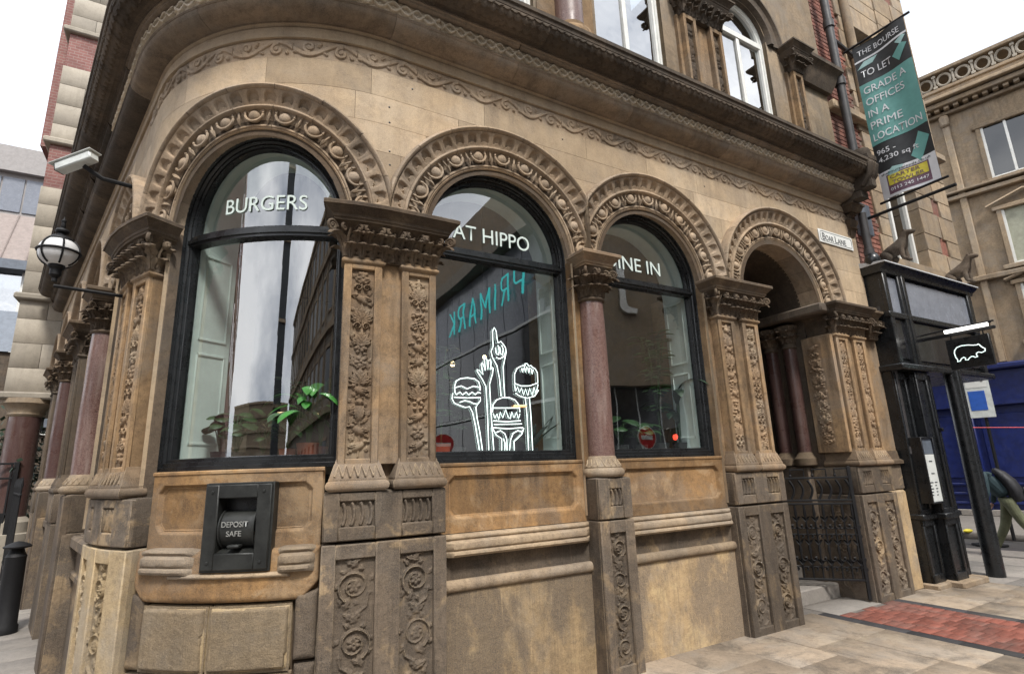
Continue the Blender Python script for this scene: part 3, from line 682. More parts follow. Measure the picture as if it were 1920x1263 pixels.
# ---- windows
def reveal_and_window(c, r, zb=1.655, tr=3.37, fl=True):
    mb = MB()
    mb.frame([(0, .0), (0, -.30)], c, Z0, r+.0, 1.2)
    wf = obj('arched_window', MB().frame([(-.015, -.10), (.004, -.10), (.008, -.125), (.014, -.128), (.022, -.128), (.026, -.145), (.030, -.150), (.045, -.150), (.050, -.165), (.056, -.168), (.066, -.168), (.07, -.188), (.07, -.22), (-.015, -.22)], c, Z0, r, zb), 'black_paint', B)
    mb.frame([(-.02, -.03), (0, -.03)], c, Z0, r, 1.2)
    mb2 = MB(); w = r-.02
    seg_ = np.linspace(c-r+.01, c+r-.01, 15)
    mb2.sweep([(-.22, zb), (-.115, zb), (-.115, zb+.03), (-.128, zb+.035), (-.128, zb+.06), (-.15, zb+.066), (-.15, zb+.085), (-.185, zb+.09), (-.22, zb+.09)], seg_)
    obj('bottom_rail', mb2, 'black_paint', wf)
    mb3 = MB().sweep([(-.23, tr), (-.15, tr), (-.15, tr+.018), (-.135, tr+.024), (-.135, tr+.050), (-.15, tr+.056), (-.15, tr+.082), (-.185, tr+.09), (-.23, tr+.09)], seg_)
    obj('transom', mb3, 'black_paint', wf)
    ri = r-.06
    G = [[(u, z, -.200) for z in (zb+.08, tr+.04)] for u in np.linspace(c-ri, c+ri, 25)]
    obj('glass_pane', MB().grid(np.array(G)), 'pane' if c < 1 else 'pane_flat', wf)
    P = []
    for u in np.linspace(-ri, ri, 41):
        zt = Z0+math.sqrt(max(0, ri*ri-u*u)); P.append([(c+u, tr+.04+(zt-tr-.04)*v, -.200) for v in (0, .25, .5, .75, 1)])
    obj('fanlight_pane', MB().grid(np.array(P)), 'pane' if c < 1 else 'pane_flat', wf)
    # painted inner reveals
    for f in (-1, 1):
        mr = MB(); x0 = c+f*(r-.05); x1 = c+f*(r-.05+.02)
        a, b = min(x0, x1), max(x0, x1)
        mr.box(a, b, zb+.05, 3.5, -.56, -.235)
        for z0, z1 in ((1.85, 2.55), (2.65, 3.35)):
            for q in ((z0, z0+.02), (z1-.02, z1)): mr.box(x0-.012 if f > 0 else x0, x0 if f > 0 else x0+.012, q[0], q[1], -.52, -.28)
            for q in ((-.52, -.505), (-.295, -.28)): mr.box(x0-.012 if f > 0 else x0, x0 if f > 0 else x0+.012, z0, z1, q[0], q[1])
        obj('reveal_panel', mr, 'reveal_paint', wf)
    obj('reveal_head', MB().arc([(r-.05, -.235), (r-.05, -.56)], c, Z0, n=28), 'reveal_paint', wf)
    obj('inner_sill', MB().box(c-r, c+r, zb-.05, zb+.02, -.85, -.225), 'reveal_paint', wf)
    obj('stone_reveal', mb, 'ashlar', B)
    return wf
WINS = {c: reveal_and_window(c, ri+.005) for c, ri, ro in BAYS if c != 6.1}
def lettering(c, txt, u0, z0, h, w, d=-.192):
    # each letter is placed by the text object itself and bent with the wall
    obj('lettering', text(MB(), txt, u0, z0, h, w, d, .003), 'vinyl', WINS[c], smooth=False, label='pale lettering reading '+txt)
lettering(.15, 'BURGERS', -.20, 3.60, .125, .74)
lettering(2.2, 'FAT HIPPO', 1.735, 3.555, .14, .845)
lettering(3.95, 'DINE IN', 3.50, 3.565, .145, .745)
# ---- stone between windows (jamb piers), aprons, plinths
def jamb(u0, u1, z0=1.12, name='jamb_wall'):
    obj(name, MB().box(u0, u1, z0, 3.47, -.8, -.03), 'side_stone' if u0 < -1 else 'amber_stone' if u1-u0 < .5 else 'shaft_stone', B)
cs = sorted(BAYS)
for (c1, r1, _), (c2, r2, _) in zip(cs[:-1], cs[1:]):
    jamb(c1+r1, c2-r2)
jamb(-10.6, -9.2-.56)
# twin pilaster piers
def carved_panel(par, u0, u1, z0, z1, d, r, mt='carved', m=F, name='carved_panel'):
    return obj(name, r.mesh(u0, z0, d, m), mt, par, ang=55)
def pil_shaft(par, u0, u1, seed, df=.08, owl=False, res=.0045, smt='shaft_stone'):
    m_ = .052 if u1-u0 > .25 else .045
    core = MB(); core.box(u0, u1, 1.66, 3.085, -.05, df-.028)
    sh = obj('pilaster', core, smt, par)
    fr = MB(); fr.box(u0, u0+m_, 1.66, 3.085, df-.03, df, .006); fr.box(u1-m_, u1, 1.66, 3.085, df-.03, df, .006)
    fr.box(u0+m_-.002, u1-m_+.002, 1.66, 1.70, df-.03, df-.001, .006); fr.box(u0+m_-.002, u1-m_+.002, 3.045, 3.085, df-.03, df-.001, .006)
    obj('pilaster_frame', fr, smt, par)
    r = foliage_strip(u1-u0-2*m_, 1.345, res, seed, owl)
    carved_panel(par, u0+m_, u1-m_, 1.70, 3.045, df-.0275, r, 'carved' if smt == 'shaft_stone' else smt)
def neck(mb, u0, u1, df, dw): mb.ring([(0, 3.08), (.006, 3.085), (.016, 3.092), (.020, 3.102), (.016, 3.114), (.008, 3.12), (.004, 3.125), (.004, 3.14)], u0, u1, df, dw)
ABA = [(-.06, 3.375), (.0, 3.38), (.004, 3.395), (.012, 3.40), (.014, 3.42), (.030, 3.435), (.045, 3.455), (.052, 3.46), (.056, 3.468), (.068, 3.472), (.068, 3.497), (.060, 3.505), (-.10, 3.51)]
BASE = [(.0, 1.70), (.006, 1.685), (.008, 1.672), (.014, 1.665), (.042, 1.575), (.046, 1.566), (.044, 1.556), (.056, 1.548), (.063, 1.53), (.060, 1.508), (.050, 1.498), (.04, 1.49), (-.05, 1.488)][::-1]
def zigzag(mb, u0, u1, d, zt=1.655, zb=1.585):     # carved teeth on the sloping base
    n = max(3, round((u1-u0)/.05)); p = (u1-u0)/n
    for k in range(n):
        x = u0+p*k
        mb.tube([(x, zb, d+.040), (x+p/2, zt, d+.014), (x+p, zb, d+.040)], .0075, 5)
def pier(c, pils, dw=-.05, df=.08, seed=1, label=None, owl=False, full=True, res=.0045, ext=0, smt='shaft_stone'):
    P_ = obj('pier', MB().box(pils[0][1]-.004, pils[-1][0]+.004, 1.66, 3.12, -.05, df-.045), smt, B, label=label)
    for k, (a, b) in enumerate(pils):
        pil_shaft(P_, a, b, seed+k, df, owl and k == 0, res, smt)
        mb = MB(); neck(mb, a, b, df, dw); obj('necking', mb, smt, P_)
        mb = MB(); mb.ring(BASE, a, b, df-.01, dw); zigzag(mb, a-.01, b+.01, df-.01); obj('base_moulding', mb, 'base_moulding_stone' if smt == 'shaft_stone' else smt, P_)
    U0, U1 = pils[0][0], pils[-1][1]
    mb = MB(); mb.ring([(.0, 3.12), (.002, 3.2), (.02, 3.3), (.06, 3.36), (.09, 3.385)], U0+.01, U1-.01, df-.012, dw); 
    pts = []
    n = max(3, round((U1-U0)/.075)); 
    for i in range(n): pts.append((U0+(U1-U0)*(i+.5)/n, df-.005, 0, 1))
    for s_, u in ((-1, U0), (1, U1)):
        for dd in (df-.06,): pts.append((u, dd, s_, 0))
    q = math.sqrt(.5)
    capital_geo(mb, pts, 3.125, .26, .15, seed, [(U0, df-.005, -q, q), (U1, df-.005, q, q)])
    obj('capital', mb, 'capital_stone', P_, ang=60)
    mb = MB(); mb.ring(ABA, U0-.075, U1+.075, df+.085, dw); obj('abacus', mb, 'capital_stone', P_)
    return P_
def pedestal(P_, u0, u1, df, dw, panels, z1=1.165, flut=True, seed=3, mt='base_stone', ue=None, mlo=None):
    mlo = mlo or mt
    sink = .032 if panels else 0
    mb = MB(); mb.ring([(-.05, 1.176), (.0, 1.178), (.004, 1.184), (.004, 1.478), (-.002, 1.488), (-.03, 1.49)], u0+.006, u1-.006, df-.005-sink*.9, dw)
    up = obj('pedestal_block', mb, mt, P_)
    mb = MB(); mb.ring([(.012, -.02), (.008, .35), (0, 1.155), (-.008, z1), (-.05, 1.168)], u0, u1, df-.014-sink, dw)
    lo = obj('pedestal', mb, mlo, P_)
    if panels:
        cuts = [u0+.001]+[x for ab in panels for x in ab]+[u1-.001]
        fr = MB()
        for x0, x1 in zip(cuts[::2], cuts[1::2]): fr.box(x0, x1, -.02, 1.163, df-.06, df, .007)
        for x0, x1 in panels: fr.box(x0-.002, x1+.002, 1.07, 1.161, df-.06, df-.0015, .007); fr.box(x0-.002, x1+.002, -.02, .07, df-.06, df-.0015, .007)
        obj('panel_frame', fr, mlo, P_)
        fr = MB(); c2 = [u0+.005]+[x for a, b in panels for x in (a+.012, b-.012)]+[u1-.005]
        for x0, x1 in zip(c2[::2], c2[1::2]): fr.box(x0, x1, 1.180, 1.484, df-.06, df+.001, .008)
        for x0, x1 in panels: fr.box(x0+.010, x1-.010, 1.425, 1.483, df-.06, df-.0005, .008); fr.box(x0+.010, x1-.010, 1.181, 1.268, df-.06, df-.0005, .008)
        obj('panel_frame', fr, mt, P_)
    for k, (a, b) in enumerate(panels):
        r = vine_strip(b-a, 1.0, .0055, seed+k, 1.1); carved_panel(P_, a, b, .07, 1.07, df-.030, r, mlo)
        w = (b-a)-.024; r = reeded(w, .157, .004, 4); carved_panel(P_, a+.012, b-.012, 1.268, 1.425, df-.029, r, mt, name='reeded_panel')
    return lo
p1 = pier(1.2, [(.86, 1.12), (1.27, 1.54)], seed=11, owl=True, label='twin pilaster pier between the corner window and the neon sign window', res=.004)
pedestal(p1, .79, 1.61, .10, -.06, [(.875, 1.115), (1.275, 1.515)], seed=5)
p2 = pier(5.07, [(4.75, 5.01), (5.14, 5.40)], seed=23, label='twin pilaster pier left of the doorway', res=.0055)
pedestal(p2, 4.68, 5.46, .10, -.40, [(4.77, 4.98), (5.16, 5.37)], seed=9)
p3 = pier(7.22, [(6.92, 7.18), (7.31, 7.57)], seed=31, label='twin pilaster pier right of the doorway', dw=-.3, res=.006)
pedestal(p3, 6.86, 7.62, .10, -.45, [(6.94, 7.16), (7.32, 7.54)], seed=13)
p0 = pier(-.93, [(-1.24, -.98), (-.87, -.62)], seed=41, label='twin pilaster pier at the left end of the rounded corner', res=.004)
pedestal(p0, -1.30, -.46, .10, -.06, [(-1.2, -1.0), (-.84, -.64)], seed=17, mlo='yellow_margin')
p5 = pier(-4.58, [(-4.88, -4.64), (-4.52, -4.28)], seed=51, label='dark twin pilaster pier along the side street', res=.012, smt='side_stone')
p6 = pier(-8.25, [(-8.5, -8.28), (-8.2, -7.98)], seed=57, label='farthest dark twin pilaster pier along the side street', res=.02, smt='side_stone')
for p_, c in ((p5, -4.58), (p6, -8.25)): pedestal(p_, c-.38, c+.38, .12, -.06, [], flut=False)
# granite columns
def column(c, seed, label, near=True):
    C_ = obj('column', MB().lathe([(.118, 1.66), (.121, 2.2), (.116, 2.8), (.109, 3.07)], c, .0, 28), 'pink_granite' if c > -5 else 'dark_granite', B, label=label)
    mb = MB(); mb.lathe([(.118, 1.68), (.125, 1.672), (.128, 1.66), (.16, 1.60), (.166, 1.59), (.162, 1.58), (.178, 1.572), (.190, 1.555), (.190, 1.53), (.178, 1.512), (.165, 1.505), (.1, 1.50)], c, 0, 28)
    for k in range(18):
        a = 2*PI*k/18; mb.tube([(c+.165*math.cos(a), 1.597, .165*math.sin(a)), (c+.133*math.cos(a+.17), 1.65, .133*math.sin(a+.17)), (c+.165*math.cos(a+.35), 1.597, .165*math.sin(a+.35))], .005, 5)
    obj('base_moulding', mb, 'pale_worn', C_)
    mb = MB(); mb.lathe([(.11, 3.06), (.125, 3.065), (.132, 3.078), (.125, 3.092), (.112, 3.10), (.112, 3.14)], c, 0, 26); obj('necking', mb, 'capital_stone', C_)
    mb = MB(); mb.lathe([(.108, 3.10), (.112, 3.2), (.13, 3.3), (.18, 3.37)], c, 0, 20); pts = []
    for k in range(10):
        a = -.25+(PI+.5)*k/9; pts.append((c+.112*math.cos(a), .112*math.sin(a), math.cos(a), math.sin(a)))
    q = math.sqrt(.5); capital_geo(mb, pts, 3.10, .27, .11, seed, [(c-.085, .085, -q, q), (c+.085, .085, q, q)])
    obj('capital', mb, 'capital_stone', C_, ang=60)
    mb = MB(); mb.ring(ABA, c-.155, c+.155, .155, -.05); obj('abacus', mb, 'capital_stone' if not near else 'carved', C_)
    mb = MB(); mb.ring([(-.05, 1.166), (0, 1.168), (.003, 1.175), (.003, 1.49), (-.004, 1.498), (-.03, 1.503)], c-.175, c+.175, .130, -.06); obj('pedestal_block', mb, 'base_stone', C_)
    mb = MB(); mb.ring([(.012, -.02), (.006, .4), (0, 1.15), (-.008, 1.16), (-.05, 1.164)], c-.18, c+.18, .125, -.06); obj('pedestal', mb, 'base_stone', C_)
    if near:
        r = vine_strip(.17, .98, .0055, seed, 1.1); carved_panel(C_, c-.085, c+.085, .08, 1.06, .128, r, 'base_stone')
        r = reeded(.13, .14, .004, 3); carved_panel(C_, c-.06, c+.07, 1.27, 1.41, .134, r, 'base_stone', name='reeded_panel')
        fr = MB()
        for x0, x1 in ((c-.18, c-.085), (c+.085, c+.18)): fr.box(x0, x1, -.02, 1.158, .09, .158, .008)
        fr.box(c-.087, c+.087, 1.06, 1.157, .09, .157, .006); fr.box(c-.087, c+.087, -.02, .08, .09, .157, .006)
        for x0, x1 in ((c-.174, c-.06), (c+.07, c+.174)): fr.box(x0, x1, 1.17, 1.496, .09, .160, .008)
        fr.box(c-.062, c+.072, 1.41, 1.495, .09, .159, .006); fr.box(c-.062, c+.072, 1.171, 1.27, .09, .159, .006); obj('panel_frame', fr, 'base_stone', C_)
    else:
        obj('panel_frame', MB().box(c-.18, c+.18, -.02, 1.49, .09, .155, .01), 'side_stone', C_)
    return C_
column(3.11, 61, 'pink granite column between the two right windows')
column(-2.76, 62, 'pink granite column just round the corner in the side street', False)
column(-6.4, 63, 'far pink granite column in the side street', False)
# aprons under the windows
def notched(r, x0, x1, y0, y1, n, dep, w=.016):
    cx, cy = (x0+x1)/2, (y0+y1)/2; hx, hy = (x1-x0)/2, (y1-y0)/2
    x, y = np.abs(r.x-cx), np.abs(r.y-cy); ins = np.minimum(hx-x, hy-y)
    c = np.hypot(np.maximum(x-(hx-n), 0), np.maximum(y-(hy-n), 0))   # clipped corner
    ins = np.minimum(ins, (hx+hy-n-x-y)*.707)
    prof = np.clip(ins/w, 0, 1)*dep*.6+np.clip((ins-1.6*w)/w, 0, 1)*dep*.4-np.exp(-((ins-1.35*w)/(w*.3))**2)*.006
    r.H -= np.where(ins > 0, prof, 0)
def apron(c, u0, u1, z0=1.145, z1=1.655, mt='amber_stone'):
    w = u1-u0; mb = MB(); mb.box(u0, u1, z0, z1-.001, -.35, -.055, .01)
    a = obj('window_apron', mb, mt, B)
    r = Relief(w-.02, z1-z0-.02, .006 if c < 1 else .008); notched(r, .06, w-.08, .10, z1-z0-.10, .05, .046); r.rough(.0018, int(c*7), 25)
    if c < 1:      # cut away behind the deposit safe is hidden by the safe itself
        pass
    obj('sunk_panel', r.mesh(u0+.01, z0+.01, -.028, edge=False), mt, a, ang=50)
    mb = MB(); n = seg(u0-.0, u1+.0); mb.sweep([(-.30, z1-.03), (-.028, z1-.03), (-.02, z1-.022), (-.02, z1-.006), (-.028, z1), (-.30, z1+.002)], n); obj('sill', mb, mt, a)
    return a
apron(.15, -.46, .79); apron(2.2, 1.61, 2.93); apron(3.95, 3.29, 4.68)
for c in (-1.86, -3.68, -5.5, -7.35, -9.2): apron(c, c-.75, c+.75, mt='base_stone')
STR = [(-.2, 1.15), (-.01, 1.15), (.025, 1.142), (.035, 1.13), (.03, 1.12), (.018, 1.112), (.06, 1.095), (.066, 1.075), (.062, 1.055), (.045, 1.042), (.07, 1.034), (.074, 1.018), (.06, 1.002), (.01, 1.0), (-.03, 1.0), (-.2, 1.0)]
def lower_bay(c, u0, u1):
    P_ = obj('plinth', MB().box(u0, u1, -.02, 1.14, -.3, -.045, .002), 'joint', B)
    us = np.array([u0, u0+.02, u1-.07, u1-.0]); P = []
    for k, u in enumerate([u0, u0+.07, u1-.07, u1]):
        P.append([(u, z, d if k in (1, 2) else min(d, -.0)) for d, z in STR])
    obj('string_course', MB().grid(np.array(P)[:, ::-1]), 'pale_worn', P_)
    r = Relief(u1-u0, .16, .009); r.rough(.004, int(c*5), 18); obj('dado_block', r.mesh(u0, .842, -.018, edge=False), 'base_stone', P_)
    obj('dado_back', MB().box(u0, u1, .84, 1.0, -.1, -.02), 'base_stone', P_)
    t = np.linspace(-PI/2, PI/2, 8); obj('roll_moulding', MB().sweep([(-.06, .762)]+[(.0+.030*math.cos(a), .802+.040*math.sin(a)) for a in t]+[(-.06, .842)], [u0, (u0+u1)/2, u1]), 'pale_worn', P_)
    r = Relief(u1-u0, .78, .012); r.rough(.0035, int(c*9), 14); r.H += .0
    obj('plinth_stone', r.mesh(u0, -.02, .0, edge=False), 'plinth_face', P_)
    obj('plinth_back', MB().box(u0, u1, -.02, .76, -.1, -.004), 'plinth_face', P_)
lower_bay(2.2, 1.61, 2.93); lower_bay(3.95, 3.29, 4.68)
# corner bay below the sill: worn and patched stones
def rock(par, u0, u1, z0, z1, d, mt, seed, bulge=.03, name='plinth_stone', cham=0, res=.009):
    r = Relief(u1-u0, z1-z0, res); m_ = np.minimum(np.minimum(r.x, r.w-r.x), np.minimum(r.y, r.h-r.y)); r.H = bulge*np.clip(m_/.035, 0, 1)**.5
    r.H[0, :] = r.H[-1, :] = 0; r.H[:, 0] = r.H[:, -1] = 0; r.rough(.006, seed, 30)
    e = np.clip(m_/.01, 0, 1); r.H = r.H*e-.03*(1-e)
    if cham:
        cc = np.minimum(r.x, r.w-r.x)+r.y; r.H -= .05*np.clip((cham-cc)/.012, 0, 1)
    return obj(name, r.mesh(u0, z0, d, edge=False), mt, par, ang=60)
P_ = obj('plinth', MB().box(-.46, .79, -.02, 1.16, -.3, -.03, .002), 'joint', B)
rock(P_, -.45, .785, .845, 1.16, .02, 'amber_stone', 3, .02, cham=.11)
for k, (a, b, z0, z1, mt) in enumerate([(-.33, .135, .455, .835, 'yellow_margin'), (.145, .635, .455, .835, 'yellow_margin'), (-.34, -.06, .10, .445, 'pale_worn'), (-.05, .26, .10, .445, 'base_stone'), (.27, .645, .10, .445, 'pale_worn'),
                      (-.46, -.335, .45, .90, 'base_stone'), (.645, .788, .50, .90, 'base_stone'), (-.46, -.345, -.02, .44, 'pale_worn'), (.655, .788, -.02, .49, 'base_stone'), (-.34, .2, -.04, .09, 'base_stone'), (.2, .645, -.04, .09, 'plinth_face')]):
    rock(P_, a, b, z0, z1, .012, mt, 20+k)
def crust(par, u0, u1, z0, z1, d, seed, mt='crust_stone', inset=.03):
    r = Relief(u1-u0, z1-z0, .008); m_ = np.minimum(np.minimum(r.x, r.w-r.x), np.minimum(r.y, r.h-r.y)); rs = np.random.RandomState(seed); n = np.zeros_like(r.x)
    for k in range(6):
        fx, fy = rs.uniform(-1, 1, 2)*22*(1.5**k)*.4; n += np.sin(r.x*fx+r.y*fy+rs.uniform(0, 6))*(.72**k)
    q = m_-inset-.0016*n; r.H = np.where(q > 0, .006*np.clip(q/.008, 0, 1)+.0, -.02); r.rough(.003, seed+2, 50)
    return obj('weathered_face', r.mesh(u0, z0, d, edge=False), mt, par, ang=60)
crust(P_, -.33, .135, .455, .835, .049, 41, inset=.022); crust(P_, .145, .635, .455, .835, .049, 44, inset=.022); crust(P_, .27, .645, .10, .445, .049, 47, inset=.05)
def string_piece(u0, u1, seed):
    us = np.linspace(u0, u1, 12); rs = np.random.RandomState(seed); P = []
    for k, u in enumerate(us):
        e = min(1, min(k, 11-k)/1.5); j = .75+.25*rs.rand()
        P.append([(u, z+.02-.012*(1-e), .025+(d-.0)*e*j if d > 0 else d) for d, z in STR])
    obj('string_course', MB().grid(np.array(P)[:, ::-1]), 'pale_worn', P_)
string_piece(-.42, .03, 2); string_piece(.53, .76, 5)
rock(P_, -.16, .62, .985, 1.03, .04, 'pale_worn', 8, .03, name='broken_ledge', res=.008)
# side street lower walls
for c in (-1.86, -3.68, -5.5, -7.35, -9.2):
    P_ = obj('plinth', MB().box(c-.76, c+.76, -.02, 1.15, -.3, -.0), 'base_stone', B)
    obj('roll_moulding', MB().box(c-.76, c+.76, .77, .84, -.02, .03, .02), 'base_stone', P_); obj('string_course', MB().box(c-.76, c+.76, 1.03, 1.14, -.02, .06, .02), 'base_stone', P_)
# plain end of the ground floor right of the doorway
obj('end_wall', MB().box(7.57, 8.02, 1.66, 3.47, -.5, -.01), 'shaft_stone', B)
obj('end_plinth', MB().box(7.60, 8.0, -.02, 1.18, -.5, .03, .03), 'plinth_face', B); obj('end_plinth', MB().box(7.6, 8.0, 1.183, 1.49, -.5, .02, .01), 'base_stone', B)
mb = MB(); mb.ring([(0, 1.49), (.03, 1.50), (.03, 1.54), (0, 1.56), (-.01, 1.66)], 7.6, 7.98, .03, -.1); mb.ring(ABA, 7.74, 7.95, .10, -.1); obj('end_moulding', mb, 'capital_stone', B)
mb = MB(); mb.ring([(0, 3.12), (.02, 3.28), (.07, 3.38)], 7.76, 7.95, .06, -.1); capital_geo(mb, [(7.78+.06*k, .06, 0, 1) for k in range(3)]+[(7.95, .03, 1, 0)], 3.12, .26, .12, 7, [(7.95, .05, .7, .7)]); obj('capital', mb, 'capital_stone', B, ang=60)
# ---- doorway porch
DR = -1.5
mb = MB(); mb.frame([(0, -.28), (0, DR)], 6.1, Z0, .776, 0); obj('porch_wall', mb, 'side_stone', B)  # porch shade put into the colour: darker than the facade stone
mb = MB(); mb.box(5.2, 7.0, 0, 4.4, DR-.1, DR); obj('porch_back_wall', mb, 'room_wall', B)
mb = MB(); mb.box(6.2-.6, 6.75, .16, 2.6, DR, DR+.05); obj('inner_door', mb, 'black_paint', B)
for k in range(2):
    u = 6.876-.02; dd = -.52-.27*k
    c_ = obj('porch_column', MB().lathe([(.085, 1.6), (.085, 3.05)], u, dd, 20), 'dark_granite', B)
    mb = MB(); mb.lathe([(.085, 3.02), (.10, 3.04), (.085, 3.07), (.085, 3.12), (.15, 3.33)], u, dd, 18)
    capital_geo(mb, [(u+.085*math.cos(a), dd+.085*math.sin(a), math.cos(a), math.sin(a)) for a in np.linspace(PI*.5, PI*1.5, 6)], 3.10, .24, .09, 70+k); obj('capital', mb, 'capital_stone', c_, ang=60)
    obj('base_moulding', MB().lathe([(.085, 1.68), (.12, 1.62), (.14, 1.6), (.14, 1.52), (.1, 1.5)], u, dd, 18), 'capital_stone', c_)
    u = 5.324+.02; obj('porch_column', MB().lathe([(.085, 1.6), (.085, 3.05)], u, dd, 16), 'dark_granite', B)
for f, u in ((1, 6.876), (-1, 5.324)):
    a, b = (u-.07, u+.01) if f > 0 else (u-.01, u+.07)
    mb = MB(); mb.box(a-(.14 if f > 0 else 0), b+(0 if f > 0 else .14), 3.38, 3.50, DR, .1, .02); obj('porch_impost', mb, 'side_stone', B); mb = MB(); mb.box(a-(.03 if f > 0 else 0), b+(0 if f > 0 else .03), 0, 1.50, DR, -.46, .015); obj('porch_moulding', mb, 'side_stone', B)  # impost and moulding share the darker stone that paints in the porch shade
# carved face of the right door jamb (faces the doorway)
def sidemap(u0):
    def m(P): P = np.asarray(P, float); return F(np.stack([u0-P[..., 2], P[..., 1], P[..., 0]], -1))
    return m
mb = MB(); mb.box(6.84, 6.90, 1.66, 3.12, -.34, .05, .006); jb = obj('door_jamb', mb, 'shaft_stone', B)
r = foliage_strip(.20, 1.30, .007, 77); obj('carved_panel', r.mesh(-.29, 1.72, .0, sidemap(6.839), flip=True), 'carved', jb, ang=55)
r = vine_strip(.22, .95, .008, 78); obj('carved_panel', r.mesh(-.31, .10, .0, sidemap(6.846), flip=True), 'base_stone', jb, ang=55)
# steps
for k, (d0, z) in enumerate(((-.35, .15), (-.75, .30))): obj('step', MB().box(5.34, 6.86, -.02, z, DR, d0, .015), 'slab_grey', B)
# ---- upper storey
for (c, hw) in ((2.1, .55), (4.0, .53), (6.1, .52), (.15, .55), (-1.9, .5), (-3.7, .5)):
    z0, zt = 5.86, 7.35
    uw = obj('upper_window', MB().frame([(0, -.08), (.03, -.08), (.035, -.10), (.06, -.10), (.065, -.13), (.065, -.17)], c, zt, hw, z0), 'sash_paint', B)
    mb = MB(); mb.box(c-.03, c+.03, z0, zt, -.15, -.10); mb.box(c-hw, c+hw, zt-.04, zt+.05, -.15, -.09); mb.box(c-hw, c+hw, z0, z0+.10, -.15, -.09); obj('glazing_bar', mb, 'sash_paint', uw)
    P = [[(c+u, z0+(zt+math.sqrt(max(0, (hw-.05)**2-u*u))-z0)*v, -.13) for v in (0, .5, 1)] for u in np.linspace(-hw+.05, hw-.05, 31)]
    obj('glass_pane', MB().grid(np.array(P)), 'sash_glass', uw)
    obj('curtain', MB().box(c-hw, c+hw, z0, zt+hw, -.55, -.5), 'room_wall', uw)
    # surround
    obj('upper_arch', MB().arc([(hw+.30, 0), (hw+.30, .05), (hw+.25, .06), (hw+.22, .02), (hw+.12, .01), (hw+.10, .04), (hw+.05, .04), (hw+.01, -.02), (hw, -.1), (hw, -.2)], c, zt, n=40), 'sooty', B)
mb = MB()
cu = [(-3.7, .5), (-1.9, .5), (.15, .55), (2.1, .55), (4.0, .53), (6.1, .52)]
e = UL
for c, hw in cu:
    mb.box(e, c-hw, 5.7, 7.4, -.6, -.02, .003); e = c+hw
mb.box(e, 8.0, 5.7, 7.4, -.6, -.02, .003)
def wc2(mb, u0, u1, z0, z1):
    for k in range(int((u1-u0)/.06)):
        a, b = u0+k*.06, u0+(k+1)*.06; za = zb_ = z0
        for c, hw in cu:
            for i, x in enumerate((a, b)):
                if abs(x-c) < hw:
                    zz = 7.35+math.sqrt(hw*hw-(x-c)**2)
                    if i == 0: za = max(za, zz)
                    else: zb_ = max(zb_, zz)
        mb.raw([[a, za, -.02], [b, zb_, -.02], [b, z1, -.02], [a, z1, -.02]], [[0, 1, 2, 3]])
wc2(mb, -4.5, 8.0, 7.4, 9.6); mb.box(UL, -4.5, 7.4, 9.6, -.6, -.02); mb.box(7.9, 8.0, 5.7, 9.6, -3, -.03)
obj('upper_storey_wall', mb, 'far_stone', B, smooth=False)
def upper_pier(pils, seed, label=None, res=.012):
    P_ = obj('upper_pier', MB().box(pils[0][0]-.04, pils[-1][1]+.04, 5.70, 7.0, -.1, .03, .006), 'shaft_stone', B, label=label)
    for k, (a, b) in enumerate(pils):
        mb = MB(); mb.box(a, a+.045, 5.86, 6.98, 0, .10, .005); mb.box(b-.045, b, 5.86, 6.98, 0, .10, .005); mb.box(a, b, 5.86, 5.92, 0, .099, .004); mb.box(a, b, 6.92, 6.98, 0, .099, .004); mb.box(a-.02, b+.02, 5.74, 5.86, 0, .13, .02)
        obj('pilaster_frame', mb, 'shaft_stone', P_)
        r = foliage_strip(b-a-.09, 1.0, res, seed+k); carved_panel(P_, a+.045, b-.045, 5.92, 6.92, .055, r, 'capital_stone')
    U0, U1 = pils[0][0], pils[-1][1]
    mb = MB(); mb.ring([(0, 6.98), (.02, 7.1), (.10, 7.25)], U0, U1, .09, -.05)
    pts = [(U0+(U1-U0)*(i+.5)/6, .10, 0, 1) for i in range(6)]+[(U0, .04, -1, 0), (U1, .04, 1, 0)]
    capital_geo(mb, pts, 6.98, .27, .16, seed, [(U0, .1, -.7, .7), (U1, .1, .7, .7)]); obj('capital', mb, 'sooty', P_, ang=60)
    mb = MB(); mb.ring([(o, z+3.87) for o, z in ABA], U0-.07, U1+.07, .19, -.05); obj('abacus', mb, 'sooty', P_)
upper_pier([(4.78, 5.0), (5.26, 5.48)], 91, 'upper twin pilaster above the doorway arch')
upper_pier([(6.98, 7.2)], 95, 'upper end pilaster beside the drainpipe', .014)
mb = MB(); mb.ring([(0, 6.98), (.05, 7.1), (.08, 7.2), (.10, 7.26), (.16, 7.30), (.16, 7.36), (.10, 7.37)], 7.1, 8.0, .05, -.1); obj('upper_cornice', mb, 'sooty', B)
for c, lb in ((3.05, 'upper pink granite column above the neon sign window'),):
    C_ = obj('upper_column', MB().lathe([(.15, 5.98), (.15, 7.0)], c, .04, 24), 'pink_granite', B, label=lb)
    obj('base_moulding', MB().lathe([(.15, 6.02), (.17, 6.0), (.17, 5.96), (.21, 5.92), (.23, 5.90), (.24, 5.86), (.24, 5.70)], c, .04, 24), 'shaft_stone', C_)
    obj('jamb_wall', MB().box(c-.37, c+.37, 5.7, 7.0, -.1, .0), 'shaft_stone', C_)
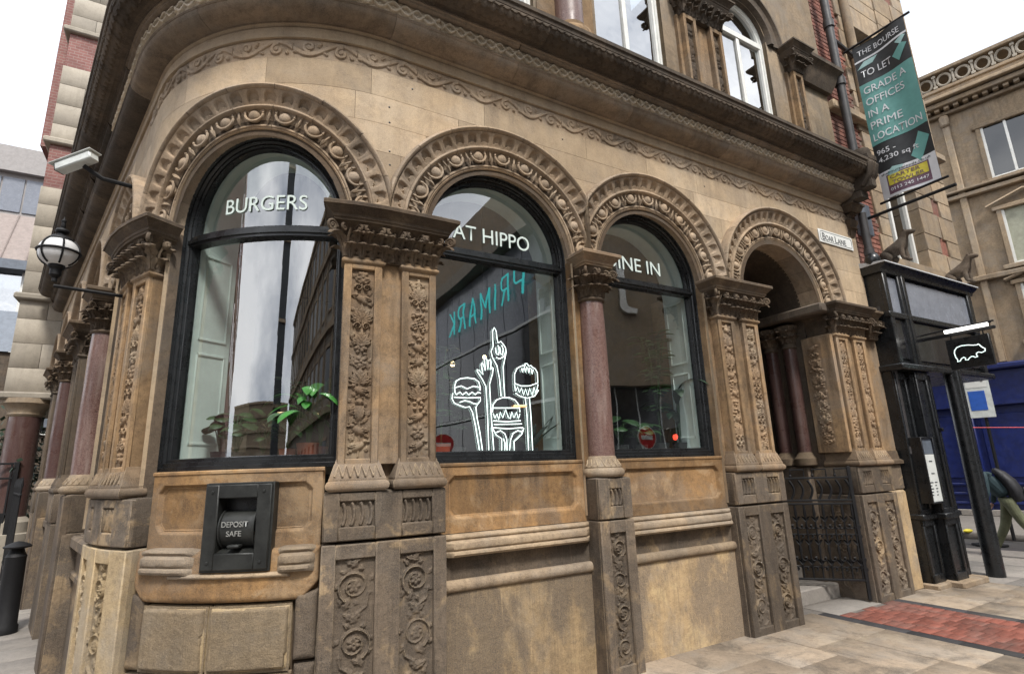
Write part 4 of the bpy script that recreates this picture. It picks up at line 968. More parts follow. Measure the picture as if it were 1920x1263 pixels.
# ground floor room behind the windows
def room():
    mb = MB(); us = [-10.4, UE]+list(np.linspace(UE, S0, 12))+[5.0]
    dd = -1.5   # inner wall follows the facade at the corner then the room opens out
    hub = CC.copy(); mbw = MB(W)
    pts = [F([-6.0, 0, -.31]), F([-6.0, 0, -4]), F([5.15, 0, -4.2]), F([5.15, 0, -.31])]
    P = np.array([[(p[0], p[1], z) for z in (1.0, 4.9)] for p in pts]); mbw.grid(P, world=True)
    fl = [(x[0], x[1], 1.0) for x in [F([u, 0, -.31]) for u in list(np.linspace(-6, UE, 3))+list(np.linspace(UE, S0, 8))[1:]+list(np.linspace(S0, 5.15, 3))[1:]]]; back = [(p[0], p[1], 1.0) for p in (pts[2], pts[1])]
    me = MB(W); poly = fl+back; c = np.mean(poly, 0); n = len(poly)
    me.raw(np.vstack([poly, c]), [[i, (i+1) % n, n, n] for i in range(n)])
    top_ = np.vstack([poly, c]); top_[:, 2] = 4.9; me.raw(top_, [[i, (i+1) % n, n, n] for i in range(n)])
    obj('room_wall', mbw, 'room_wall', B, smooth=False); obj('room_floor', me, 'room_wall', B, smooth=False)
room()
# ------------------------------------------------------------------ ground
def ucurve(mb, u0, u1, z0, z1, d0, d1, n=None):
    us = np.concatenate([[u0], np.linspace(UE, S0, 24), [u1]]) if u0 < UE and u1 > S0 else np.linspace(u0, u1, 2)
    us = us[(us >= u0) & (us <= u1)]
    return mb.sweep([(d0, z0), (d0, z1), (d1, z1), (d1, z0)], us)
g = MB(W).raw([[-400, -400, -.14], [400, -400, -.14], [400, 600, -.14], [-400, 600, -.14]], [[0, 1, 2, 3]])
obj('road', g, 'asphalt', kind='structure', smooth=False)
pav = obj('pavement', ucurve(MB(), -14, 10.55, -.14, -.006, -1.2, 4.9), 'slab_grey', kind='structure', smooth=False)
obj('kerb', ucurve(MB(), -14, 10.7, -.14, 0.0, 4.9, 5.05), 'slab_grey', pav, smooth=False)
rnd = random.Random(9)
def slab(u0, u1, d0, d1, mt, name='paving_slab'):
    z = rnd.uniform(-.0015, .0015); return obj(name, MB().box(u0+.003, u1-.003, -.02, z, d0+.003, d1-.003, .003, step=9), mt, pav, smooth=False)
# rows run out from the building; the red tactile strip crosses them at the doorway
rows = [1.9, 2.5, 3.1, 3.7, 4.3, 4.85, 5.35, 5.89]
rows2 = [7.22, 7.8, 8.35, 8.95, 9.55, 10.1, 10.5]
for rr in (rows, rows2):
    for a, b in zip(rr[:-1], rr[1:]):
        d = -.1-rnd.random()*.4
        while d < 3.2:
            e = d+rnd.choice((.62, .75, .9)); 
            if e > .05: slab(a, b, d, e, 'slab' if a < 8.9 else 'slab_grey')
            d = e
for k in range(8): slab(5.89, 6.03, -.05+.42*k, .37+.42*k, 'dark_edge', 'edging_brick'); slab(7.08, 7.22, -.05+.42*k, .37+.42*k, 'dark_edge', 'edging_brick')
slab(6.03, 7.08, -.30, .10, 'slab_grey', 'threshold_slab')
tz = []
for i in range(5):
    for j in range(26):
        u0 = 6.035+.209*i; d0 = .10+.105*j+(.05 if i % 2 else 0)
        if d0 > 2.7: continue
        if (i, j) in ((3, 12), (3, 13)): continue
        mb = MB(); mb.box(u0+.0025, u0+.2065, -.02, .001+rnd.uniform(-.002, .002), d0+.0025, d0+.1025, .003)
        for a in range(4):
            mb.raw([[u0+.026+.052*a+x*.013, .001+h, d0+.05+y*.03] for x, y, h in ((-1, -1, 0), (1, -1, 0), (1, 1, 0), (-1, 1, 0), (0, -.6, .004), (0, .6, .004))], [[0, 1, 4, 4], [1, 2, 5, 4], [2, 3, 5, 5], [3, 0, 4, 5]])
        obj('tactile_brick', mb, 'tactile', pav, smooth=False)
# far red paving by the corner post and left pavement slabs
for i in range(9):
    for j in range(4): slab(9.0+.4*i*.45, 9.0+.4*(i+1)*.45, .6+.2*j+.0, .8+.2*j, 'tactile', 'paving_brick')
for i in range(26):
    for j in range(6):
        a = -1.9-.5*i; e = .18+.42*j+(.0)
        slab(a-.5, a, e-.2, e+.22, 'slab_grey')
# side street beyond: kerb, far pavement
PB = plane(14.1, 13.16, rad(137))
obj('far_pavement', MB(PB).box(-14, 10, -.14, -.01, 0, 4.1, .01), 'slab_grey', kind='structure', smooth=False)
obj('crossing_band', MB(PB).box(-9, 8, -.14, -.132, 5.6, 7.3, .001), 'slab_grey', kind='structure', smooth=False)
# ------------------------------------------------------------------ neon sign on the glass
NEON = [[(1.808,2.21),(1.805,2.26),(1.82,2.304),(1.859,2.326),(1.919,2.336),(1.986,2.331),(2.024,2.306),(2.036,2.26),(2.034,2.235)],[(1.813,2.25),(1.863,2.266),(1.918,2.244),(1.974,2.269),(2.032,2.261)],[(1.804,2.214),(1.823,2.193),(1.852,2.216),(1.877,2.193),(1.906,2.218),(1.932,2.195),(1.962,2.22),(1.99,2.199),(2.013,2.22),(2.04,2.213)],[(1.802,2.172),(1.917,2.17),(2.037,2.178),(2.036,2.152),(2.011,2.123)],[(1.789,2.203),(1.782,2.16),(1.801,2.125),(1.85,2.107),(1.9,2.092),(1.935,2.101),(1.961,2.056),(1.985,1.948),(2.017,1.753)],[(1.851,2.132),(1.894,2.147),(1.938,2.141),(1.971,2.126),(2.011,2.123),(1.993,2.096),(2.002,2.007),(2.026,1.889),(2.045,1.752)],[(2.103,1.752),(2.099,2.029),(2.089,2.272),(2.056,2.332),(2.012,2.392),(2.01,2.41),(2.03,2.403),(2.064,2.37),(2.05,2.452),(2.059,2.472),(2.073,2.447),(2.086,2.406),(2.08,2.49),(2.093,2.516),(2.106,2.498),(2.111,2.414),(2.122,2.493),(2.137,2.504),(2.143,2.483),(2.139,2.416),(2.151,2.438),(2.163,2.43),(2.154,2.379),(2.139,2.337),(2.124,2.29),(2.133,2.029),(2.148,1.751)],[(2.231,2.195),(2.221,2.341),(2.199,2.455),(2.158,2.523),(2.146,2.573),(2.168,2.622),(2.165,2.677),(2.165,2.753),(2.183,2.787),(2.201,2.756),(2.208,2.685),(2.217,2.654),(2.244,2.669),(2.267,2.647),(2.288,2.618),(2.294,2.58),(2.28,2.525),(2.26,2.449),(2.261,2.322),(2.266,2.196)],[(2.189,2.61),(2.195,2.562),(2.216,2.548),(2.227,2.585),(2.214,2.634)],[(2.23,2.618),(2.236,2.564),(2.254,2.551),(2.266,2.599),(2.252,2.637)],[(2.194,2.525),(2.229,2.515),(2.271,2.539),(2.287,2.575)],[(2.145,2.06),(2.152,2.121),(2.188,2.163),(2.247,2.185),(2.306,2.187),(2.366,2.168),(2.401,2.128),(2.41,2.065)],[(2.151,2.094),(2.412,2.101)],[(2.15,2.05),(2.167,2.01),(2.187,2.046),(2.201,2.0),(2.22,2.061),(2.241,2.015),(2.272,2.083),(2.293,2.022),(2.312,2.008),(2.33,2.064),(2.35,2.017),(2.376,2.064),(2.393,2.009),(2.409,2.051)],[(2.153,1.989),(2.275,1.983),(2.414,1.993)],[(2.159,1.959),(2.425,1.966)],[(2.146,1.933),(2.285,1.924),(2.434,1.935)],[(2.142,1.929),(2.174,1.873),(2.224,1.845),(2.221,1.75)],[(2.18,1.893),(2.215,1.909),(2.256,1.885),(2.273,1.839),(2.272,1.749)],[(2.443,1.931),(2.421,1.88),(2.382,1.849),(2.342,1.819),(2.342,1.748)],[(2.432,1.898),(2.384,1.91),(2.336,1.886),(2.31,1.833),(2.297,1.749)],[(2.251,1.75),(2.257,1.805),(2.24,1.845)],[(2.367,2.31),(2.37,2.391),(2.396,2.44),(2.439,2.466),(2.482,2.473)],[(2.482,2.473),(2.478,2.49),(2.503,2.492),(2.517,2.471),(2.541,2.477),(2.558,2.46),(2.583,2.451),(2.604,2.415),(2.604,2.327)],[(2.472,2.462),(2.48,2.414),(2.497,2.463)],[(2.507,2.457),(2.514,2.41),(2.529,2.457)],[(2.542,2.449),(2.55,2.401),(2.562,2.441)],[(2.441,2.447),(2.45,2.413),(2.461,2.448)],[(2.367,2.31),(2.432,2.291),(2.519,2.295),(2.604,2.325)],[(2.366,2.301),(2.374,2.242),(2.395,2.281),(2.412,2.233),(2.434,2.274),(2.453,2.214),(2.475,2.268),(2.495,2.209),(2.518,2.274),(2.541,2.217),(2.564,2.284),(2.582,2.233),(2.606,2.312)],[(2.373,2.225),(2.416,2.202),(2.489,2.187),(2.565,2.207),(2.609,2.262)],[(2.469,2.182),(2.48,2.035),(2.481,1.747)],[(2.511,2.184),(2.519,2.036),(2.522,1.746)]]
ns = thing('neon_sign', 'white neon line drawing of raised hands holding burgers in the second window', 'neon sign', tuple(F([2.2, 1.75, -.18])))
for s in NEON:
    col = s[0] == NEON[11][0] and False
    obj('neon_tube', MB().tube([(u, z, -.182) for u, z in s], .0042, 5), 'neon', ns)
obj('neon_tube', MB().tube([(2.352, 2.115, -.18), (2.472, 2.118, -.18)], .010, 5), 'neon_orange', ns, label='short orange neon bar')
# ------------------------------------------------------------------ deposit safe
t = thing('deposit_safe', 'dark bronze night deposit safe set in the wall below the corner window', 'deposit safe', tuple(F([.3, 1.05, .1])))
fr = MB(); a, b, z0, z1 = .08, .485, 1.045, 1.56
for q in ((a, a+.085, z0, z1), (b-.085, b, z0, z1), (a+.08, b-.08, z1-.085, z1), (a+.08, b-.08, z0, z0+.10)): fr.box(*q, -.05, .072, .006)
obj('safe_frame', fr, 'safe_metal', t)
ed = MB()
for q in ((a-.012, a+.004, z0-.012, z1+.01), (b-.004, b+.012, z0-.012, z1+.01), (a, b, z1-.002, z1+.012), (a, b, z0-.014, z0+.004)): ed.box(*q, -.05, .055, .003)
obj('edge_strip', ed, 'safe_metal', t)
obj('recess', MB().box(a+.07, b-.07, z0+.08, z1-.07, -.1, -.04), 'black_paint', t)
dr = MB(); us = np.linspace(a+.10, b-.095, 8); th = np.linspace(-.6, PI-.3, 16)
dr.sweep([(-.035+.10*math.sin(x), 1.285-.115*math.cos(x)) for x in th], us, closed=False)
obj('drum', dr, 'safe_metal', t)
for e0 in (a+.098, b-.098):
    obj('drum_rim', MB().tube([(e0, 1.285-.12*math.cos(x), -.035+.104*math.sin(x)) for x in th], .007, 6), 'safe_metal', t)
obj('safe_lettering', text(MB(), 'DEPOSIT', a+.118, 1.300, .034, .160, .0685, .004), 'silver', t, smooth=False, label='silver lettering reading DEPOSIT')
obj('safe_lettering', text(MB(), 'SAFE', a+.150, 1.245, .032, .09, .067, .004), 'silver', t, smooth=False, label='silver lettering reading SAFE')
obj('drum_handle', MB().box(a+.165, a+.235, 1.175, 1.195, .02, .085, .006), 'safe_metal', t)
tr = MB(); tr.grid(np.array([[(a+.075+.0*k, 1.135, .068), (a+.11, 1.185, -.03)] if k == 0 else [(b-.075, 1.135, .068), (b-.11, 1.185, -.03)] for k in (0, 1)])); obj('tray', tr, 'safe_metal', t)
for u, z in ((a+.045, z0+.045), (b-.045, z0+.045), (a+.045, z1-.045), (b-.045, z1-.045)): obj('rivet', MB().ell((u, z, .073), (.011, .011, .006), 8, 5), 'safe_metal', t)
# ------------------------------------------------------------------ street name plate
t = thing('street_name_sign', 'white street name plate reading BOAR LANE above the doorway arch', 'street sign', tuple(F([7.4, 4.4, 0])))
PL = (7.06, 7.86, 4.415, 4.605)
obj('sign_plate', MB().box(*PL, .002, .016, .003), 'sign_white', t)
mb = MB(); a, b, c, e = PL[0]+.03, PL[1]-.03, PL[2]+.025, PL[3]-.025; q = .03
pts = [(a+q, c), (b-q, c), (b-q*.3, c+q*.3), (b, c+q), (b, e-q), (b-q*.3, e-q*.3), (b-q, e), (a+q, e), (a+q*.3, e-q*.3), (a, e-q), (a, c+q), (a+q*.3, c+q*.3), (a+q, c)]
mb.tube([(x, z, .016) for x, z in pts], .004, 4, cap=False); obj('sign_border', mb, 'sign_ink', t)
for tx, u, h, w in (('B', 7.13, .10, .062), ('OAR', 7.20, .078, .185), ('L', 7.425, .10, .055), ('ANE', 7.485, .078, .20)): obj('sign_lettering', text(MB(), tx, u, 4.455, h, w, .016, .003), 'sign_ink', t, smooth=False)
# ------------------------------------------------------------------ wall lamp, camera
def wpos(x, y, z): return (x, y, z)
LX, LY, LZ = -3.46, 3.93, 3.33
t = thing('wall_lamp', 'round white globe lamp in a black iron cage on a wall bracket at the left', 'lamp', (LX, LY, LZ-.25))
m = xyz(LX, LY, LZ, 0, .84)
def lath(m, prof, n=20): 
    mb = MB(m); aa = np.arange(n)*2*PI/n
    return mb.grid(np.array([[(r*math.cos(a), r*math.sin(a), z) for r, z in prof] for a in aa]), cu=True)
obj('globe', lath(m, [(.155*math.cos(a), .14*math.sin(a)) for a in np.linspace(-1.25, 1.2, 12)]), 'globe', t)
obj('lamp_cap', lath(m, [(.0, .30), (.015, .29), (.02, .25), (.012, .235), (.045, .225), (.055, .205), (.05, .19), (.03, .185), (.035, .16), (.07, .15), (.10, .125), (.105, .112), (.05, .12)]), 'iron', t)
obj('finial', lath(m, [(0, .36), (.006, .33), (.022, .31), (.018, .29), (.005, .28)], 10), 'iron', t)
obj('lamp_cup', lath(m, [(.062, -.125), (.065, -.145), (.045, -.17), (.045, -.22), (.02, -.25), (.02, -.28), (0, -.29)]), 'iron', t)
for z, r in ((.0, .160), ): obj('cage_ring', MB(m).tube([(r*math.cos(a), r*math.sin(a), z) for a in np.linspace(0, 2*PI, 25)], .009, 6), 'iron', t)
for k in range(6):
    b = k*PI/3+.35; obj('cage_rib', MB(m).tube([(.160*math.cos(a)*math.cos(b), .160*math.cos(a)*math.sin(b), .145*math.sin(a)) for a in np.linspace(-1.0, .9, 10)], .007, 5), 'iron', t)
wpt = np.array([LX, LY])+(-NL)*.53
obj('bracket_arm', MB(W).tube([(LX, LY, LZ-.27), (wpt[0], wpt[1], LZ-.27)], .014, 6), 'iron', t)
t = thing('security_camera', 'white security camera box angled down from the cornice at the left corner', 'security camera', (-3.75, 4.2, 4.25))
# housing points left and down along the street
ax = Vector((-.86, .12, -.22)).normalized(); up = Vector((0, 0, 1)); sd = ax.cross(up).normalized(); up2 = sd.cross(ax)
def cm(c):
    def f(P):
        P = np.asarray(P, float); P = P*.86; return np.array(c)+P[..., 0:1]*np.array(ax)+P[..., 1:2]*np.array(up2)+P[..., 2:3]*np.array(sd)
    return f
cc = (-3.62, 4.14, 4.23)
obj('camera_housing', MB(cm(cc)).box(-.19, .20, -.045, .045, -.055, .055, .012), 'cctv_white', t)
obj('sun_shield', MB(cm(cc)).box(-.21, .25, .045, .056, -.07, .07, .004), 'cctv_white', t)
obj('lens', MB(cm(cc)).box(.195, .207, -.04, .04, -.05, .05, .01), 'iron', t)
obj('camera_arm', MB(W).tube([(-3.55, 4.13, 4.19), (-3.45, 4.22, 4.12), (-3.21, 4.45, 4.12)], .02, 8), 'iron', t)
# ------------------------------------------------------------------ drainpipes
t = thing('drainpipe', 'dark drainpipe between the ground floor stone wall and the black shopfront', 'drainpipe', tuple(F([8.1, 1.6, .1])))
obj('pipe', MB().tube([(8.09, 1.56, .10), (8.09, 3.0, .10), (8.09, 5.0, .10)], .052, 12), 'pipe_paint', t)
for z in (1.66, 3.55, 4.4): obj('pipe_collar', MB().tube([(8.09, z-.05, .1), (8.09, z-.045, .1), (8.09, z+.045, .1), (8.09, z+.05, .1)], [.055, .066, .066, .055], 12), 'pipe_paint', t)
t = thing('drainpipe', 'upper dark drainpipe beside the red brick above the cornice', 'drainpipe', tuple(F([8.15, 5.8, .1])))
obj('pipe', MB().tube([(8.17, 5.72, .12), (8.17, 8, .12), (8.17, 9.8, .12)], .06, 12), 'pipe_paint', t)
for z in (7.2, 8.25): obj('pipe_collar', MB().tube([(8.17, z-.06, .12), (8.17, z+.06, .12)], .078, 12), 'pipe_paint', t)
obj('pipe_branch', MB().tube([(8.2, 8.0, .12), (8.7, 7.95, .10), (9.25, 7.95, .10)], .035, 8), 'pipe_paint', t)
# ------------------------------------------------------------------ brick building over the black shopfront
t = thing('brick_building', 'red brick and stone building rising above the black corner shopfront', 'building', tuple(F([8.0, 0, 0])))
bw = obj('brick_wall', MB().box(8.02, 8.92, 4.15, 10.5, -3, -.075), 'mortar', t)
m1 = MB(W).box(-.1, .1, -.031, .031, -.03, .012, .003).mesh('brick'); m1.materials.append(M['red_brick'])
nb = 0
for k in range(72):
    z = 4.22+k*.0745
    if z > 9.3: break
    for j in range(5):
        u = 8.08+.21*j+(.105 if k % 2 else 0)
        if u > 8.84 or nb > 290: continue
        inst('brick', m1, FR(u, z, -.075+random.Random(k*9+j).uniform(-.002, .004), random.Random(k+j).uniform(-.01, .01)), bw); nb += 1
sw = []
for (z0, z1) in ((4.5, 6.3), (7.2, 9.0)):
    f = obj('sash_window', MB().box(9.16, 9.22, z0, z1, -.30, -.2).box(10.22, 10.28, z0, z1, -.30, -.2).box(9.2, 10.25, z1-.07, z1, -.3, -.2).box(9.2, 10.25, z0, z0+.09, -.3, -.2), 'sash_paint', t)
    obj('glazing_bar', MB().box(9.69, 9.75, z0, z1, -.29, -.21), 'sash_paint', f); obj('curtain', MB().box(9.25, 10.2, z0, z1, -.5, -.45), 'curtain', f)
    obj('glass_pane', MB().grid(np.array([[(u, z, -.25) for z in (z0, z1)] for u in (9.2, 10.25)])), 'far_glass' if z0 > 7 else 'sash_glass', f)
    obj('window_sill', MB().box(8.95, 10.5, z0-.22, z0, -.3, .06, .015), 'far_stone', f)
z = 4.15; k = 0
while z < 10.5:
    h = .30+.14*(k % 2); w = .16+.12*(k % 2)
    inwin = any(z0-.1 < z+h/2 < z1+.1 for z0, z1 in ((4.5, 6.3), (7.2, 9.0)))
    obj('quoin', MB().box(8.98-w*.6, 9.17, z, z+h-.005, -.4, -.03, .008), 'far_stone', t); obj('quoin', MB().box(10.28, 10.62+w, z, z+h-.005, -.4, -.03, .008), 'far_stone', t)
    if not inwin: obj('stone_block', MB().box(9.175, 10.275, z, z+h-.005, -.4, -.05, .008), 'far_stone', t)
    obj('quoin', MB().box(11.25-w, 11.5, z, z+h-.005, -3, -.04, .008), 'far_stone', t)
    z += h; k += 1
obj('brick_wall', MB().box(10.6, 11.45, 4.15, 10.5, -3, -.07), 'red_brick', t)
obj('string_course', MB().box(8.02, 11.55, 6.78, 6.92, -.5, .06, .02), 'far_stone', t)
for k in range(1): obj('attached_shaft', MB().tube([(9.02, z, .03) for z in (6.9, 8.5, 10.2)], .07, 10), 'far_stone', t); obj('shaft_bracket', MB().tube([(9.02, 8.02, .03), (9.02, 8.1, .03), (9.02, 8.22, .03)], [.08, .13, .10], 10), 'sooty', t)
obj('upper_block', MB().box(8.9, 11.4, 4.15, 10.5, -3.2, -.45), 'far_stone', t)
# ------------------------------------------------------------------ black shopfront
t = thing('shopfront', 'black painted timber shopfront with grey panels at the street corner', 'shopfront', tuple(F([8.0, 0, .2])))
X0, X1, DF = 8.0, 10.7, .22
obj('fascia_box', MB().box(X0+.03, X1-.03, 2.78, 4.08, -1.2, DF-.04), 'black_paint', t)
for (a, b, z0, z1) in ((8.13, 8.42, 3.50, 4.02), (8.62, 10.55, 3.50, 4.02), (8.13, 8.42, 2.86, 3.42), (8.62, 10.55, 2.86, 3.42)):
    obj('fascia_panel', MB().box(a, b, z0, z1, DF-.05, DF-.018, .004), 'panel_grey' if z0 > 3.4 else 'black_gloss', t)
for a, b in ((8.03, 8.13), (8.42, 8.62), (10.55, 10.68)): obj('mullion', MB().box(a, b, 2.78, 4.08, DF-.05, DF+.02, .01), 'black_paint', t)
obj('mullion', MB().box(8.50, 8.54, 2.8, 4.08, DF, DF+.035, .008), 'black_paint', t)
obj('middle_rail', MB().box(8.0, 10.7, 3.42, 3.50, DF-.05, DF+.03, .01), 'black_paint', t)
obj('canopy_rail', MB().box(7.98, 10.75, 2.70, 2.78, -1.2, DF+.07, .015), 'black_paint', t)
obj('cornice_rail', MB().sweep([(-.2, 4.06), (DF+.02, 4.06), (DF+.03, 4.10), (DF+.09, 4.14), (DF+.10, 4.17), (-.2, 4.17)], [7.97, 9.3, 10.75]), 'black_paint', t)
obj('lead_flashing', MB().sweep([(DF+.115, 4.172), (DF+.11, 4.19), (.1, 4.22), (-.1, 4.27), (-.1, 4.172)], [7.95, 8.6, 9.3, 10.0, 10.77]), 'lead', t)
obj('end_cap', MB().ell((8.03, 4.25, .15), (.10, .12, .10), 12, 8), 'black_paint', t)
def shop_pil(a, b, d, name='pilaster'):
    p_ = obj(name, MB().box(a, b, .06, 2.70, -.3, d-.03), 'black_paint', t)
    for q in ((a, a+.05, .85, 2.68), (b-.05, b, .85, 2.68), (a, b, .86, .93), (a, b, 2.58, 2.68), (a, a+.05, .06, .82), (b-.05, b, .06, .82), (a, b, .06, .16), (a, b, .72, .82)): obj('panel_moulding', MB().box(*q, d-.035, d, .008), 'black_paint', p_)
    obj('base_rail', MB().box(a-.015, b+.015, .80, .87, -.3, d+.03, .012), 'black_paint', p_); return p_
shop_pil(8.02, 8.33, .14); shop_pil(8.36, 8.68, .24); shop_pil(8.72, 8.95, .16)
obj('plinth_block', MB().box(8.3, 8.98, -.01, .07, -.3, .33, .015), 'pale_worn', t); obj('plinth_block', MB().box(7.98, 8.3, -.01, .06, -.3, .2, .015), 'pale_worn', t)
obj('side_wall', MB().box(8.9, 8.95, .06, 2.7, -3.0, -.1), 'black_paint', t)
obj('corner_post', MB().tube([(9.42, -.01, .24), (9.42, 1.3, .24), (9.42, 2.74, .24)], .105, 16), 'black_paint', t)
obj('pipe_clip', MB().box(8.9, 8.93, 1.9, 1.95, 0, .2), 'iron', t)
# menu case
t = thing('menu_case', 'glass fronted menu board case with white printed sheet on the black shopfront', 'menu board', tuple(F([8.2, 1.0, .3])))
a, b, z0, z1 = 8.08, 8.36, 1.02, 1.80
obj('case_frame', MB().box(a-.025, a, z0-.02, z1+.02, .14, .285).box(b, b+.025, z0-.02, z1+.02, .14, .285).box(a, b, z1, z1+.02, .14, .285).box(a, b, z0-.02, z0, .14, .285), 'black_paint', t)
obj('menu_sheet', MB().box(a, b, z0+.0, z1-.20, .20, .262, .002), 'sign_white', t); obj('header_panel', MB().box(a, b, z1-.195, z1, .20, .262, .002), 'slate_grey', t)
ln = MB(); rr = random.Random(4)
for k in range(13):
    z = z1-.25-k*.038; w = rr.uniform(.3, .9)*.22
    if k in (1, 5): ln.box(a+.12, a+.20, z-.006, z+.010, .262, .264, .0005)
    elif k > 7:
        ln.box(a+.03, a+.03+w*.55, z, z+.014, .262, .264, .0005); ln.box(a+.16, a+.16+w*.4, z, z+.014, .262, .264, .0005)
obj('menu_print', ln, 'sign_ink', t, smooth=False, kind='stuff')
obj('glass_pane', MB().grid(np.array([[(u, z, .282) for z in (z0, z1)] for u in (a, b)])), 'case_glass', t)
# hanging sign with tube lamp
HS = lambda P: (lambda Q: F(np.stack([8.9-Q[..., 2], Q[..., 1], .3+Q[..., 0]], -1)))(np.asarray(P, float))
t = thing('hanging_sign', 'square black hanging sign with a white hippo outline', 'hanging sign', tuple(F([8.9, 2.7, .7])))
obj('sign_board', MB(HS).box(.16, .64, 2.70, 3.11, -.03, .03, .004), 'black_paint', t)
hip = [(1830, 676), (1812, 672), (1800, 668), (1795, 658), (1798, 650), (1808, 646), (1822, 647), (1836, 650), (1846, 655), (1848, 662), (1856, 666), (1852, 672), (1842, 674), (1838, 671), (1832, 677)]
H_ = [(.02, .06), (-.02, .0), (.03, -.02), (.0, -.05)]
hp = [(.235, .24), (.245, .28), (.275, .315), (.33, .33), (.40, .325), (.46, .31), (.50, .305), (.515, .315), (.525, .30), (.545, .265), (.575, .235), (.57, .205), (.53, .19), (.50, .205), (.475, .195), (.47, .165), (.48, .145), (.45, .14), (.435, .155), (.415, .16), (.39, .145), (.37, .12), (.34, .125), (.345, .15), (.33, .165), (.30, .15), (.28, .12), (.25, .115), (.255, .145), (.24, .18), (.235, .24)]
obj('hippo_outline', MB(HS).tube([(x, 2.69+z*.95, .034) for x, z in hp], .006, 5), 'neon', t)
obj('sign_bracket', MB(HS).box(-.12, .72, 3.16, 3.20, -.02, .02, .004), 'iron', t)
for x in (.22, .58): obj('hanger', MB(HS).tube([(x, 3.11, 0), (x, 3.17, 0)], .008, 5), 'iron', t)
t = thing('sign_lamp', 'lit tube lamp over the hanging hippo sign', 'lamp', tuple(F([8.85, 3.2, .8])))
obj('lamp_hood', MB(HS).box(.18, .70, 3.235, 3.25, .02, .13, .005), 'iron', t); obj('lamp_tube', MB(HS).tube([(.2, 3.215, .09), (.68, 3.215, .09)], .026, 10), 'lamp_tube', t)
obj('lamp_arm', MB(HS).tube([(-.12, 3.23, .07), (.3, 3.25, .07), (.74, 3.25, .07)], .012, 6), 'iron', t)
# ------------------------------------------------------------------ banner
BN = lambda P: (lambda Q: F(np.stack([8.35-Q[..., 2]-.025*np.sin(Q[..., 0]*9+Q[..., 1]*1.1), Q[..., 1], .3+Q[..., 0]], -1)))(np.asarray(P, float))
t = thing('banner', 'tall teal and black fabric banner advertising offices to let, hung from poles', 'banner', tuple(F([8.35, 5.15, .3])))
ZB, ZT, BW = 5.17, 7.72, .72
def cloth(name, poly, mt, off, lab=None):
    mb = MB(BN); P = np.array(poly, float)        # polygons as 4 corners, subdivided
    a, b, c, e = P; n = 12; s = np.linspace(0, 1, n)[:, None, None]; v = np.linspace(0, 1, n)[None, :, None]
    G = (a*(1-s)+b*s)*(1-v)+(e*(1-s)+c*s)*v; G = np.concatenate([G, np.full(G.shape[:2]+(1,), off)], -1); mb.grid(G)
    return obj(name, mb, mt, t, label=lab)
bz = lambda f: ZT-(ZT-ZB)*f
R4 = lambda x0, x1, f0, f1: [(x0, bz(f1)), (x1, bz(f1)), (x1, bz(f0)), (x0, bz(f0))]
cloth('banner_cloth', R4(0, BW, 0, 1), 'banner_black', 0); cloth('banner_back', R4(0, BW, 0, 1), 'banner_black', -.004)
cloth('teal_field', R4(0, BW, .265, .665), 'banner_teal', .004); cloth('white_field', R4(0, BW, .84, 1), 'banner_white', .004)
cloth('stripe', [(0, bz(.115)), (BW, bz(.10)), (BW, bz(.088)), (0, bz(.103))], 'banner_white', .004)
cloth('shard', [(.02, bz(.16)), (.22, bz(.15)), (.30, bz(.115)), (.12, bz(.12))], 'banner_light', .005); cloth('shard', [(.48, bz(.19)), (.56, bz(.24)), (.70, bz(.16)), (.62, bz(.14))], 'banner_teal', .005)
cloth('shard', [(.44, bz(.81)), (.54, bz(.86)), (.70, bz(.74)), (.58, bz(.69))], 'banner_teal', .005); cloth('shard', [(.12, bz(.86)), (.2, bz(.90)), (.34, bz(.84)), (.2, bz(.83))], 'banner_light', .006); cloth('shard', [(.55, bz(.12)), (.62, bz(.15)), (.7, bz(.11)), (.66, bz(.10))], 'banner_light', .005)
cloth('yellow_box', R4(.12, .60, .875, .935), 'banner_yellow', .008); cloth('purple_box', R4(.10, .62, .868, .985), 'banner_purple', .006)
def btext(tx, x, f, h, w, mt='banner_white'): obj('banner_lettering', text(MB(BN), tx, x, bz(f), h, w, .009, .003), mt, t, smooth=False, label='banner lettering reading '+tx)
btext('THE BOURSE', .06, .075, .09, .58); btext('TO LET', .06, .225, .115, .40)
for k, (tx, w) in enumerate((('GRADE A', .56), ('OFFICES', .50), ('IN A', .26), ('PRIME', .40), ('LOCATION', .62))): btext(tx, .05, .335+.077*k, .115, w)
btext('965 -', .05, .735, .08, .24); btext('4,230 sq ft', .05, .79, .095, .50); btext('thebourseleeds.co.uk', .04, .863, .035, .62, 'sign_ink')
btext('CARTER', .15, .90, .052, .36, 'banner_purple'); btext('TOWLER', .17, .932, .052, .38, 'banner_purple'); btext('0113 245 1447', .13, .968, .045, .46)
for z, x0, x1, r in ((7.74, -.12, .80, .018), (5.15, -.06, .80, .018), (5.0, -.25, .86, .024)): obj('banner_pole', MB(BN).tube([(x0, z, 0), (x1, z+.0, 0)], r, 8), 'iron', t)
obj('wall_plate', MB().box(8.2, 8.5, 4.75, 5.25, -.06, .03, .01), 'slate_grey', t)
